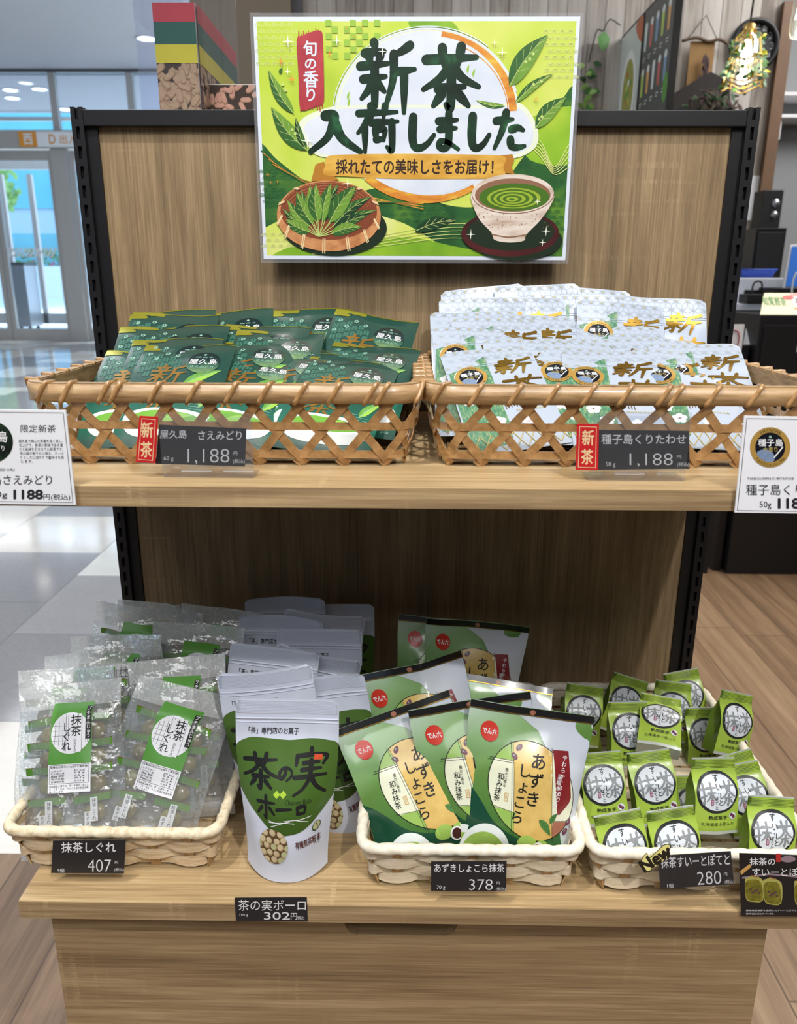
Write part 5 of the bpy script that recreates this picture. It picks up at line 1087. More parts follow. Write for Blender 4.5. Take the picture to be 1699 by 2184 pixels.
st_ = [(638, 82), (650, 74), (664, 68), (690, 64), (694, 90), (694, 190), (690, 212), (672, 218), (650, 226), (641, 216), (640, 150)]; A.poly(spline(K(st_), 3, True), 'stamp_red'); rn = random.Random(2)
for k in range(10): A.line(K([(642+k*5.2, 205), (643+k*5.2, 214+rn.random()*14)]), 1.2, 'stamp_red', False); A.line(K([(642+k*5.2, 80), (643+k*5.2, 72-rn.random()*8-k*.6)]), 1.2, 'stamp_red', False)
A.up(); c = pq(665, 84); 
for ch, v0, v1, u0, u1 in (('旬', 84, 114, 652, 680), ('の', 120, 140, 655, 678), ('香', 144, 178, 651, 682), ('り', 180, 206, 657, 674)): A.text(ch, *pq(u0, v1), *pq(u1, v0), 'poster_white', .022)
A.up()
def pbr(ch, u0, v0, u1, v1, w, halo=True):
    a, b = pq(u0, v1), pq(u1, v0); A.brush(ch, a[0], a[1], b[0], b[1], w, 'title_green', lambda t: 1.2-.55*abs(t-.12)-.3*max(0, t-.6))
pbr('新', 766, 84, 892, 230, 9.8); pbr('茶', 902, 96, 1028, 226, 11); pbr('入', 660, 230, 772, 316, 12); pbr('荷', 762, 216, 852, 314, 8.4); pbr('し', 866, 238, 930, 308, 10); pbr('ま', 926, 232, 986, 310, 8.6); pbr('し', 994, 236, 1048, 308, 10); pbr('た', 1050, 228, 1124, 308, 9)
# ribbon
A.poly(K([(672, 340), (690, 334), (700, 356), (722, 374), (694, 376), (662, 376)]), 'ribbon_shade'); A.poly(K([(1052, 322), (1092, 317), (1096, 330), (1090, 345), (1096, 360), (1060, 356)]), 'ribbon_shade'); A.up()
A.poly(spline(K([(700, 322), (760, 318), (880, 317), (1000, 318), (1074, 322), (1072, 345), (1068, 368), (960, 371), (840, 371), (740, 366), (690, 362), (694, 340)]), 4, True), 'ribbon_gold'); A.up(); A.text('採れたての美味しさをお届け！', *pq(716, 361), *pq(1052, 329), 'title_brown', .026)
A.up()
# leaves
for a, b, w in (((628, 232), (576, 142), 15), ((655, 310), (580, 218), 22), ((1088, 176), (1172, 72), 25), ((1100, 210), (1182, 150), 11), ((1142, 262), (1208, 198), 20), ((1078, 216), (1016, 204), 7)): A.leaf(*pq(*a), *pq(*b), w, 'pl_2', 'pl_vein', .8, 'pl_1')
A.leaf(*pq(652, 306), *pq(632, 240), 10, 'pl_1', 'pl_vein', .6, 'pl_3'); A.leaf(*pq(600, 150), *pq(606, 138), 4, 'pl_1'); A.leaf(*pq(880, 488), *pq(968, 462), 16, 'pl_3', 'wave_pale', .7)
A.up(3)
for u, v in ((612, 184), (606, 172), (624, 266), (630, 274), (1140, 110), (1132, 120), (1124, 126), (1156, 165), (1140, 172), (1156, 238), (1150, 243)): A.ell(*pq(u, v), 1.9, 1.9, 'pl_vein', 12)
# bamboo tray of leaves
c = pq(700, 470); A.ell(c[0]+6, c[1]-6, 72, 36, 'print_shadow', 40); A.up(); c = pq(698, 448); A.ell(c[0], c[1]-2, 71, 44, 'tray_rim', 48); A.up(); A.ell(c[0], c[1]+3, 66, 37, 'tray_in', 48); A.up()
for k in range(9): A.ring(c[0], c[1]+3, 64-k*5, 36-k*3.4, .4, 'tray_rim', 30, .2, 2.9)
A.up(); root = (676, 500)
for u, v, w, m1, m2 in ((760, 395, 16, 'pl_3', 'pl_1'), (800, 440, 13, 'pl_3', 'pl_1'), (600, 438, 13, 'pl_1', 'pl_3'), (640, 395, 15, 'pl_1', 'pl_3'), (720, 382, 15, 'pl_3', 'pl_1'), (610, 418, 14, 'pl_1', 'pl_2'), (606, 462, 17, 'pl_2', 'pl_1'), (780, 452, 15, 'pl_1', 'pl_3'), (768, 478, 15, 'pl_1', 'pl_2'), (790, 410, 14, 'pl_3', 'pl_1'), (660, 384, 14, 'pl_1', 'pl_2'), (630, 400, 17, 'pl_2', 'pl_1'), (705, 380, 16, 'pl_2', 'pl_1'), (672, 382, 19, 'pl_2', 'pl_1'), (758, 386, 22, 'pl_2', 'pl_1')): A.leaf(*pq(root[0]+(u-root[0])*.28, root[1]+(v-root[1])*.28), *pq(u, v), w, m1, 'pl_vein', .7, m2); A.up(); A.line([pq(*root), pq(root[0]+(u-root[0])*.3, root[1]+(v-root[1])*.3)], .9, 'pl_vein', False)
A.up(3); A.add(*(lambda V: (V, [(2*k, 2*k+1, 2*k+3, 2*k+2) for k in range(30)]))([p for k in range(31) for a in [pi+.02+(pi-.04)*k/30] for p in ((c[0]+66*cos(a), c[1]+2+37*sin(a)), (c[0]+71*cos(a), c[1]-4+45*sin(a)))]), 'tray_rim'); A.up()
for a in (3.3, 3.7, 4.15, 4.6, 5.1, 5.55, 6.0, .35, .9, 2.25, 2.8):
    for q_ in (-.02, .02): A.line([(c[0]+64.5*cos(a+q_), c[1]+3+36*sin(a+q_)), (c[0]+71.5*cos(a+q_), c[1]-3+45.5*sin(a+q_)-(3 if a > 3.2 else 0))], 1.5, 'tray_tie', False)
A.up()
# tea bowl on its saucer
c = pq(1090, 492); A.ell(c[0]+6, c[1]-9, 62, 26, 'print_shadow', 40); A.up(); A.ell(c[0]-4, c[1], 67, 30, 'lacquer', 48); A.up(); A.ell(c[0]-4, c[1]+2, 60, 24, 'print_shadow', 40); A.up()
A.poly(spline(K([(1003, 404), (1006, 430), (1020, 462), (1044, 490), (1050, 506), (1080, 512), (1112, 508), (1118, 494), (1148, 462), (1170, 430), (1178, 404), (1150, 398), (1090, 396), (1030, 398)]), 4, True), 'glaze'); A.up(); rn = random.Random(5)
for k in range(60): A.ell(*pq(rn.uniform(1015, 1165), rn.uniform(444, 480)), rn.uniform(.3, 1), rn.uniform(.3, .7), 'glaze_dark', 7)
A.line(K([(1045, 494), (1080, 500), (1116, 495)]), 1.6, 'glaze_dark'); A.up(); c = pq(1091, 404); A.ell(c[0], c[1], 55.5, 25, 'glaze', 50); A.up(); A.ring(c[0], c[1], 55.5, 25, 1., 'glaze_dark', 50, pi, 2*pi); A.ell(c[0], c[1]-1.4, 51, 21, 'glaze_dark', 46); A.up(); c = pq(1094, 411); A.ell(c[0], c[1], 47.5, 17.5, 'soup_dark', 46); A.up(); c = pq(1090, 413); 
for k, m_ in enumerate(('soup_light', 'soup_dark')*4): A.ell(c[0]+2-k*.4, c[1]-k*.2, 36-k*4.6, 13-k*1.65, m_, 36); A.up()
for u, v, r_, m_ in ((620, 86, 8, 'spark'), (724, 84, 7, 'spark'), (618, 146, 5, 'spark'), (820, 106, 6, 'spark'), (604, 126, 6, 'spark_orange'), (708, 110, 5, 'spark_orange'), (626, 162, 6, 'spark_orange'), (656, 290, 9, 'spark'), (740, 382, 7, 'spark'), (1074, 108, 7, 'spark'), (1058, 88, 5, 'spark'), (1143, 420, 5, 'spark'), (1160, 486, 7, 'spark'), (1000, 494, 7, 'spark'), (1152, 512, 5, 'spark'), (1144, 202, 5, 'spark_orange'), (570, 363, 4, 'sun_gold'), (576, 380, 3, 'sun_gold'), (590, 378, 3, 'sun_gold'), (745, 60, 2.5, 'spark_orange'), (778, 58, 2.5, 'spark_orange'), (760, 76, 2.5, 'spark_orange')):
    c = pq(u, v); A.poly([(c[0]+(r_ if k % 2 == 0 else r_*.14)*cos(k*pi/4), c[1]+(r_ if k % 2 == 0 else r_*.14)*sin(k*pi/4)) for k in range(8)], m_)
m = MB(); A.lay(m, flat, .0007, .00003); m.build('printed_sheet', po)
# ================================================================== cards: flat pieces standing in a vertical plane, set out from their corners
def vcard(name, lab, cat, quad, Y, mat, th=.0008, group=None, lean=0.):
    P = [at(*p, Y) for p in quad]; o0 = (P[2]+P[3])/2; o = thing(name, lab, cat, o0, 0, group)
    L_ = [p-o0 for p in P]; dy = lambda z: z*lean
    f = [(p.x, dy(p.z), p.z) for p in L_]; b = [(p.x, dy(p.z)+th, p.z) for p in L_]
    MB().add(f+b, [(0, 3, 2, 1), (4, 5, 6, 7), (0, 1, 5, 4), (1, 2, 6, 5), (2, 3, 7, 6), (3, 0, 4, 7)], mat).build('card', o)
    def xf(u, w): p = at(u, -w, Y)-o0; return (p.x*1000, p.z*1000)
    return o, xf, lambda u, v, off: (u, dy(v)-off, v)
class PA(Art):   # artwork given in photo coordinates
    def t(s, txt, u0, v0, u1, v1, mat, bold=0., res=3, rot=0.): return s.text(txt, u0, -v1, u1, -v0, mat, bold, res, rot)
    def r(s, u0, v0, u1, v1, mat): return s.rect(u0, -v1, u1, -v0, mat)
    def p(s, pts, mat): return s.poly([(u, -v) for u, v in pts], mat)
def put(A, o, xf, fn, name='lettering', base=.00025):
    m = MB(); A.lay(m, fn, base, .00006, None, xf); return m.build(name, o)
M('card_black', (34, 35, 40), .35, var=.04); M('card_ink', (238, 238, 240), .5, var=.01); M('tag_red', (190, 28, 36), .45); M('tag_cream', (226, 196, 150), .45); Mclear('acrylic', (250, 251, 253), .022, .03, .02)
# acrylic holders with their price cards and red tags
def holder(lab, quad, Y, zf):
    P = [at(*p, Y) for p in quad]; x0 = P[0].x; x1 = P[1].x; zt = P[0].z; o = thing('card_holder', lab, 'price holder', ((x0+x1)/2, Y, zf)); w = (x1-x0)/2; h = zt-zf
    MB().box(-w, w, -.0012, 0, .0005, h, 'acrylic', .0004).build('front_sheet', o); MB().box(-w, w, .0022, .0034, .010, h*.93, 'acrylic', .0004).build('back_sheet', o)
    MB().box(-w, w, .0, .028, .0005, .002, 'acrylic', .0004).build('foot', o); return o
holder('clear acrylic holder standing before the dark green tea pouches', [(336, 880), (535, 880)], -.408, ZU); holder('clear acrylic holder standing before the white tea pouches', [(1264, 878), (1475, 880)], -.408, ZU)
def red_tag(lab, q, u0, u1, v0, v1):
    o, xf, fn = vcard('red_tag', lab, 'tag', q, -.4108, 'tag_red'); A = PA(); m = 5
    A.p([(q[0][0]+m, q[0][1]+m), (q[1][0]-m, q[1][1]+m), (q[2][0]-m, q[2][1]-m), (q[3][0]+m, q[3][1]-m)], 'tag_cream'); A.up(); m = 6.4
    A.p([(q[0][0]+m, q[0][1]+m), (q[1][0]-m, q[1][1]+m), (q[2][0]-m, q[2][1]-m), (q[3][0]+m, q[3][1]-m)], 'tag_red'); A.up()
    A.t('新', u0, v0, u1, v0+(v1-v0)*.44, 'tag_cream', .022); A.t('茶', u0-2, v0+(v1-v0)*.56, u1-2, v1, 'tag_cream', .022); put(A, o, xf, fn)
red_tag('red new tea tag on the holder of the dark green pouches', [(297, 887), (337, 889), (331, 988), (289, 985)], 302, 326, 900, 975); red_tag('red new tea tag on the holder of the white pouches', [(1230, 904), (1277, 905), (1275, 1003), (1227, 1002)], 1241, 1266, 917, 990)
o, xf, fn = vcard('price_card', 'black 1,188 yen price card in the holder before the dark green pouches', 'price card', [(339, 906), (525, 914), (522, 995), (332, 989)], -.4066, 'card_black')
A = PA(); A.t('屋久島', 341, 917, 398, 935, 'card_ink', .012); A.t('さえみどり', 423, 919, 515, 938, 'card_ink', .012); A.t('1,188', 400, 957, 489, 991, 'card_ink', -.012); A.t('60 g', 349, 973, 370, 984, 'card_ink', 0, 2); A.t('円', 498, 963, 506, 971, 'card_ink', 0, 2); A.t('(税込)', 497, 979, 522, 989, 'card_ink', 0, 2); put(A, o, xf, fn)
o, xf, fn = vcard('price_card', 'black 1,188 yen price card in the holder before the white pouches', 'price card', [(1274, 917), (1469, 919), (1470, 1000), (1274, 1002)], -.4066, 'card_black')
A = PA(); A.t('種子島くりたわせ', 1282, 926, 1462, 947, 'card_ink', .012); A.t('1,188', 1342, 967, 1434, 996, 'card_ink', -.012); A.t('50 g', 1291, 985, 1312, 997, 'card_ink', 0, 2); A.t('円', 1443, 971, 1452, 978, 'card_ink', 0, 2); A.t('(税込)', 1443, 986, 1469, 996, 'card_ink', 0, 2); put(A, o, xf, fn)
# white information cards at the ends of the upper shelf
o, xf, fn = vcard('information_card', 'white information card with a black round emblem on the upper shelf edge', 'card', [(-236, 869), (140, 875), (162, 1077), (-250, 1072)], -.4455, 'paper', .0015)
A = PA(); 
for e in ((-230, 876, 136, 879), ): A.p([(-228, 876), (135, 880), (135, 880.8), (-228, 876.8)], 'ink'); A.p([(-238, 1066), (155, 1071), (155, 1071.8), (-238, 1066.8)], 'ink'); A.p([(134.4, 880), (135.4, 880), (156, 1071.5), (155, 1071.5)], 'ink')
A.ell(-16, -943, 44, 44, 'night_disc' if 'night_disc' in MATS else Mnoise('night_disc', [(.35, (10, 12, 14)), (.6, (30, 52, 34)), (.8, (84, 116, 60))], (30, 30, 30), 4, .3), 40); A.up(); A.t('屋久島', -50, 920, 16, 943, 'card_ink', .01); A.t('さえみどり', -44, 950, 10, 962, 'card_ink', 0, 2); put(A, o, xf, fn, 'round_emblem', .0003); A = PA()
A.t('限定新茶', 44, 906, 119, 922, 'ink'); 
for k, s_ in enumerate(('屋久島で摘んだ茶葉を深く蒸し、', '仕上げて、新茶の風味である香', 'りと旨味を引き立てた新茶です。', '色は緑が鮮やかに映え、さっぱ', 'りとした口当たりで爽味さを感', 'じます。')): A.t(s_, 40+k, 937+k*8.7, (134 if k < 5 else 68)+k*.6, 944+k*8.7, 'ink', 0, 1)
A.t('YAKUSHIMA SAEMIDORI', -90, 999, 31, 1004, 'ink', 0, 1); A.t('屋久島さえみどり', -62, 1013, 111, 1034, 'ink', .0); A.t('60g', -22, 1048, 16, 1064, 'ink', 0, 2); A.t('1188', 30, 1045, 91, 1064, 'ink', .035); A.t('円(税込)', 93, 1053, 150, 1068, 'ink', 0, 2); put(A, o, xf, fn, 'lettering', .0003)
o, xf, fn = vcard('information_card', 'white information card with a gold ringed emblem on the upper shelf edge', 'card', [(1587, 887), (1950, 893), (1945, 1099), (1566, 1093)], -.4455, 'paper', .0015)
A = PA(); A.p([(1592, 892), (1942, 898), (1942, 898.8), (1592, 892.8)], 'ink'); A.p([(1571, 1088), (1938, 1094), (1938, 1094.8), (1571, 1088.8)], 'ink'); A.p([(1591.4, 892), (1592.4, 892), (1572, 1088.5), (1571, 1088.5)], 'ink')
tane_emblem(A, 1641.5, -954, 43); put(A, o, xf, fn, 'round_emblem', .0003); A = PA(); A.t('TANEGASHIMA KURITAWASE', 1593, 1018, 1692, 1023, 'ink', 0, 1); A.t('種子島くりたわせ', 1590, 1033, 1790, 1056, 'ink', .0); A.t('50g', 1619, 1069, 1644, 1086, 'ink', 0, 2); A.t('1188', 1659, 1063, 1722, 1084, 'ink', .035); A.t('円(税込)', 1726, 1072, 1784, 1087, 'ink', 0, 2); put(A, o, xf, fn, 'lettering', .0003)
# price cards of the lower shelf
o, xf, fn = vcard('price_card', 'black 407 yen price card on the tan wicker basket of bean cakes', 'price card', [(113, 1793), (268, 1791), (264, 1863), (109, 1862)], -.412, 'card_black')
A = PA(); A.t('抹茶しぐれ', 131, 1796, 247, 1818, 'card_ink', .012); A.t('407', 187, 1833, 237, 1859, 'card_ink', -.01); A.t('9個', 123, 1852, 137, 1861, 'card_ink', 0, 2); A.t('円', 245, 1836, 252, 1842, 'card_ink', 0, 2); A.t('(税込)', 244, 1851, 264, 1859, 'card_ink', 0, 2); put(A, o, xf, fn)
o, xf, fn = vcard('price_card', 'black 378 yen price card on the azuki chocolate basket', 'price card', [(919, 1838), (1080, 1837), (1079, 1901), (919, 1900)], -.4365, 'card_black')
A = PA(); A.t('あずきしょこら抹茶', 926, 1842, 1075, 1860, 'card_ink', .01); A.t('378', 1000, 1875, 1050, 1898, 'card_ink', -.01); A.t('70 g', 931, 1888, 949, 1898, 'card_ink', 0, 2); A.t('円', 1058, 1880, 1065, 1886, 'card_ink', 0, 2); A.t('(税込)', 1057, 1892, 1078, 1900, 'card_ink', 0, 2); put(A, o, xf, fn)
o, xf, fn = vcard('price_card', 'black 280 yen price card in a clear sleeve, beside the New sticker', 'price card', [(1404, 1826), (1558, 1816), (1565, 1886), (1407, 1896)], -.441, 'card_black')
A = PA(); A.t('抹茶すいーとぽてと', 1409, 1824, 1555, 1848, 'card_ink', .012, 3, .05); A.t('280', 1486, 1858, 1537, 1886, 'card_ink', -.01, 3, .05); A.t('1個', 1422, 1884, 1436, 1893, 'card_ink', 0, 2); A.t('円', 1543, 1861, 1550, 1868, 'card_ink', 0, 2); A.t('(税込)', 1545, 1876, 1565, 1885, 'card_ink', 0, 2); put(A, o, xf, fn)
Mclear('sleeve_clear', (252, 252, 254), .008, .012, .05, .08); P = [at(*p, -.4418) for p in ((1397, 1822), (1566, 1811), (1574, 1891), (1400, 1917))]; oo = Vector(o.location); m = MB(); m.add([tuple(p-oo) for p in P], [(0, 3, 2, 1)], 'sleeve_clear'); m.build('clear_sleeve', o)
o, xf, fn = vcard('price_card', 'black 302 yen price label stuck on the lower shelf edge', 'price card', [(500, 1915), (654, 1914), (656, 1965), (503, 1964)], -.4412, 'card_black', .0006)
A = PA(); A.t('茶の実ボーロ', 508, 1919, 652, 1942, 'card_ink', .0); A.t('302', 563, 1945, 618, 1961, 'card_ink', 0); A.t('円', 620, 1947, 633, 1961, 'card_ink', 0, 2); A.t('税込', 634, 1954, 649, 1961, 'card_ink', 0, 1); A.t('100 g', 511, 1948, 529, 1955, 'card_ink', 0, 1); put(A, o, xf, fn)
# yellow New sticker
M('sticker_yellow', (246, 238, 150), .4); M('sticker_ink', (34, 30, 24), .4)
o, xf, fn = vcard('new_sticker', 'yellow New sticker slanting over the corner of the 280 yen card', 'sticker', [(1380, 1830), (1418, 1806), (1422, 1830), (1384, 1858)], -.4432, 'sticker_yellow', .0004)
A = PA(); A.poly(spline([(u, -v) for u, v in ((1366, 1836), (1378, 1818), (1384, 1828), (1400, 1814), (1416, 1800), (1430, 1802), (1424, 1818), (1408, 1834), (1392, 1846), (1386, 1858), (1374, 1856))], 4, True), 'sticker_ink'); A.up(); A.poly(spline([(u, -v) for u, v in ((1367.5, 1836), (1378, 1820), (1384, 1830), (1400, 1816), (1416, 1802), (1428, 1803), (1422, 1817), (1407, 1832), (1391, 1844), (1385, 1856), (1375, 1854))], 4, True), 'sticker_yellow'); A.up(); A.t('New', 1362, 1817, 1432, 1843, 'sticker_ink', .05, 3, .58); put(A, o, xf, fn, 'lettering', .0006)
# photo card of the cut cakes
Mnoise('cake_green', [(.3, (88, 84, 22)), (.6, (130, 124, 38)), (.75, (160, 150, 58))], (160, 160, 160), 4, .5); M('cake_crust', (178, 172, 92), .5, var=.15, vs=120); M('cake_bean', (92, 66, 62), .5, var=.2, vs=200); M('nut', (150, 82, 60), .5); M('slate', (26, 26, 30), .4, var=.3, vs=40); M('dish_edge', (150, 130, 140), .4); M('lantern', (190, 50, 44), .5)
o, xf, fn = vcard('photo_card', 'black photo card with cut green cakes at the checkout end of the lower shelf', 'card', [(1576, 1820), (1752, 1826), (1756, 1955), (1580, 1953)], -.4435, 'slate', .001)
A = PA(); A.p([(1582, 1870), (1640, 1862), (1750, 1872), (1750, 1876), (1640, 1866), (1582, 1874)], 'dish_edge'); A.p([(1577, 1858), (1598, 1842), (1602, 1848), (1580, 1866)], 'tan_stamp'); A.p([(1654, 1820), (1664, 1820), (1664, 1838), (1654, 1838)], 'lantern'); A.ell(1680, -1832, 16, 7, 'dish_edge', 24); A.up()
for dx, k in ((0, 0), (39, 1), (105, 2)):
    A.poly(spline([(1588+dx, -1875-k*4), (1592+dx, -1872-k*3), (1605+dx, -1867-k*5), (1620+dx, -1872-k*5), (1628+dx, -1884-k*4), (1626+dx, -1920-k*6), (1605+dx, -1923-k*6), (1590+dx, -1916-k*4)], 3, True), 'cake_crust'); A.up(); A.poly(spline([(1589+dx, -1882-k*4), (1605+dx, -1875-k*5), (1622+dx, -1882-k*5), (1625+dx, -1918-k*6), (1605+dx, -1921-k*6), (1591+dx, -1914-k*4)], 3, True), 'cake_green'); A.up()
    for q_ in range(6): A.ell(1600+dx+q_*3.4, -1896-k*6-(q_*7 % 9), 3.4, 2.6, 'cake_bean', 12)
    for q_ in range(3): A.ell(1602+dx+q_*5, -1867-k*4-q_, 2.6, 1.6, 'nut', 10)
    A.L -= 2
A.up(3); A.t('抹茶の', 1598, 1829, 1652, 1845, 'card_ink', .01); A.t('すいーとぽてと', 1603, 1850, 1738, 1868, 'card_ink', .004); A.t('静岡県産抹茶を使用したすいーとぽてと。北海道産小豆を', 1590, 1939, 1746, 1943, 'card_ink', 0, 1); A.t('贅沢な逸品に仕上がっています。', 1590, 1946, 1650, 1950, 'card_ink', 0, 1); put(A, o, xf, fn, 'printed_picture')
# ================================================================== behind the stand
# peanut carton in a clear case on the rear shelf
M('carton_red', (206, 58, 66), .5); M('carton_green', (22, 92, 74), .5); M('carton_yellow', (222, 208, 44), .5); M('nut_back', (58, 40, 30), .6); M('nut_shell', (190, 158, 120), .6, var=.2, vs=120); M('nut_shade', (152, 118, 84), .6, var=.2, vs=120); M('nut_pink', (206, 156, 140), .6, var=.2, vs=120); M('carton_edge', (226, 220, 208), .6)
def nuts(A, x0, y0, x1, y1, n, seed, m1='nut_shell', m2='nut_shade', r=8.5):
    R_ = random.Random(seed); fr = [(x0, y0), (x1, y0), (x1, y1), (x0, y1)]; A.rect(x0, y0, x1, y1, 'nut_back'); A.up()
    for _ in range(n):
        cx, cy_, a = R_.uniform(x0, x1), R_.uniform(y0, y1), R_.uniform(0, pi); c, q = cos(a), sin(a); k = r*R_.uniform(.85, 1.1)
        out = [(cx+k*(1.55*cos(t)*c-(.82+.16*cos(2*t))*sin(t)*q), cy_+k*(1.55*cos(t)*q+(.82+.16*cos(2*t))*sin(t)*c)) for t in [2*pi*i/22 for i in range(22)]]
        inn = [(cx-.06*k+(x-cx)*.86, cy_+.1*k+(y-cy_)*.82) for x, y in out]
        for pl_, m_ in ((out, m2), (inn, m1)):
            pl_ = clip(pl_, fr)
            if len(pl_) > 2: A.poly(pl_, m_)
    A.up()
YB = .27; a0 = at(341, 235, YB); b0 = at(422, 5, YB); ct = thing('peanut_carton', 'tall carton striped red, green and yellow with a peanut picture', 'carton', (a0.x, YB, 1.351)); w = at(422, 120, YB).x-a0.x; zt = b0.z-1.351; D = .3
MB().box(0, w, 0, D, 0, zt, 'carton_edge', .001).build('carton_body', ct)
def carton_art(W_, seed):
    A = Art(); z = lambda v: (at(345, v, YB).z-1.351)*1000
    nuts(A, .5, 1, W_-.5, z(135), int(W_*2.2)+70, seed); A.rect(.5, z(135), W_-.5, z(95), 'carton_yellow'); A.rect(.5, z(95), W_-.5, z(47), 'carton_green'); A.rect(.5, z(47), W_-.5, zt*1000-.6, 'carton_red'); return A
m = MB(); carton_art(w*1000, 3).lay(m, flat, .0004, .0001); m.build('front_print', ct)
m = MB(); carton_art(D*1000, 8).lay(m, lambda u, v, off: (w+off, u, v), .0004, .0001); m.build('side_print', ct)
cs = thing('clear_case', 'clear acrylic case around the striped peanut carton', 'case', (a0.x-.028, YB-.01, 1.351)); m = MB(); W2 = w+.034; H2 = .5; Mclear('case_clear', (250, 251, 255), .01, .02, .02, .1)
for q in ((0, .0015, 0, .32), (W2-.0015, W2, 0, .32)): m.box(q[0], q[1], q[2], q[3], 0, H2, 'case_clear')
m.box(.0015, W2-.0015, 0, .0015, 0, H2, 'case_clear'); m.build('case_wall', cs); MB().box(.0015, W2-.0015, .0015, .32, 0, .002, 'case_clear').build('case_base', cs)
M('pack_black', (30, 26, 28), .3, coat=.5)
for k in range(4):
    zz = 1.353+.052*k+.0005; sp_ = thing('peanut_packet', ['lowest small striped packet beside the peanut carton', 'second small striped packet up beside the peanut carton', 'third small striped packet up beside the peanut carton', 'topmost small striped packet beside the peanut carton'][k], 'snack packet', (a0.x-.0155, YB+.06, zz), 0, 'striped packets in the clear case')
    P = Pouch(.02, .05, lambda a, t: .006*(1-a*a)*sin(pi*t)**.6, None, 1.); b = P.mesh(MB(), 'pack_black', 6, 10); A = Art()
    for i, m_ in enumerate(('carton_red', 'carton_green', 'carton_yellow')): A.rect(-9.8, 46-i*3.2, 9.8, 49.2-i*3.2, m_)
    A.lay(b, P.fn, .0003, .0001, 3); b.build('packet_body', sp_)
p = at(518, 235, .42); pk = thing('peanut_packet', 'pink peanut picture packet showing between the striped carton and the poster', 'snack packet', (p.x, .33, 1.351)); hz_ = (at(518, 179, .33).z-1.351)
MB().box(-.04, .045, 0, .05, 0, hz_, 'carton_edge', .002).build('packet_body', pk); A = Art(); nuts(A, -39.5, .5, 44.5, hz_*1000-1.5, 130, 12, 'nut_pink', 'nut_shade', 7); m = MB(); A.lay(m, flat, .0004, .0001); m.build('front_print', pk)
# ------------------------------------------------------------------ cafe wall
MX = 1.068
def wallpt(u, v, Y=3.398): return at(u, v, Y)
# two framed menu boards standing out from the wall
M('board_black', (24, 24, 26), .5); M('menu_grey', (74, 76, 74), .4, var=.1, vs=20); M('photo_pale', (190, 196, 188), .4, var=.1, vs=10); M('bowl_white', (222, 222, 216), .4); M('broth', (150, 150, 70), .45, var=.3, vs=60); M('carpaccio', (176, 96, 60), .5, var=.3, vs=40); M('cup_1', (206, 214, 210), .4); M('cup_2', (170, 196, 84), .4); M('cup_3', (196, 96, 92), .4); M('cup_4', (212, 160, 92), .4); M('cup_5', (120, 150, 180), .4); M('salad', (86, 140, 60), .5)
def menu(lab, y0, y1, seed):
    zt_, zb_ = 2.47, 1.55; o = thing('menu_board', lab, 'menu board', (MX, (y0+y1)/2, zb_)); L_ = (y0-y1)/2; H_ = zt_-zb_
    MB().box(0, .03, -L_, L_, 0, H_, 'board_black', .002).build('frame', o); A = Art(); W_ = L_*1000-10
    if seed == 1:
        A.rect(-W_, 12, W_, H_*1000-12, 'photo_pale'); A.up(); A.ell(0, 620, 140, 190, 'bowl_white', 40); A.up(); A.ell(6, 620, 104, 150, 'broth', 40); A.up()
        for k in range(9): A.ell(50*cos(k*2.4)*(k/9+.2), 620+100*sin(k*2.4)*(k/9+.2), 17, 15, ('salad', 'cup_2', 'carpaccio', 'bowl_white')[k % 4], 14)
        A.blob([(-W_, 350), (0, 450), (W_, 400), (W_, 150), (-W_, 150)], 'carpaccio'); A.up(); A.blob([(-W_, 330), (-60, 400), (20, 330), (-40, 200), (-W_, 180)], 'menu_grey'); A.blob([(W_-120, H_*1000-30), (W_, H_*1000-12), (W_, H_*1000-120)], 'carpaccio')
    else:
        A.rect(-W_, 12, W_, H_*1000-12, 'menu_grey'); A.up(); cs_ = ('cup_1', 'cup_2', 'cup_3', 'cup_4', 'cup_5')
        for r_, (yy, n) in enumerate(((800, 5), (610, 5), (410, 4), (240, 4))):
            for k in range(n):
                x = -W_+34+k*(2*W_-50)/(n-.4); m_ = cs_[(k*2+r_) % 5]
                if r_ < 2: A.poly([(x-14, yy-60), (x+14, yy-60), (x+20, yy+40), (x-20, yy+40)], m_); A.ell(x, yy+42, 20, 16, 'cup_1', 16)
                else: A.ell(x, yy, 22, 28, 'bowl_white' if r_ == 2 else m_, 18); A.up(); A.ell(x, yy, 12, 15, m_, 14); A.L -= 1
                A.rect(x-20, yy-92, x+16, yy-88, 'cup_1'); A.rect(x-20, yy-104, x+6, yy-100, 'cup_1')
        A.rect(-W_, 330, -W_+50, 480, 'cup_3'); A.ell(W_-40, 520, 34, 60, 'salad', 16)
    m = MB(); A.lay(m, lambda u, v, off: (-off, -u, v), .0005, .0002); m.build('printed_sheet', o)
menu('framed menu board with a big white bowl picture, against the board wall', 3.395, 2.985, 1); menu('framed menu board with rows of drinks, standing out toward the store', 2.965, 2.50, 2)
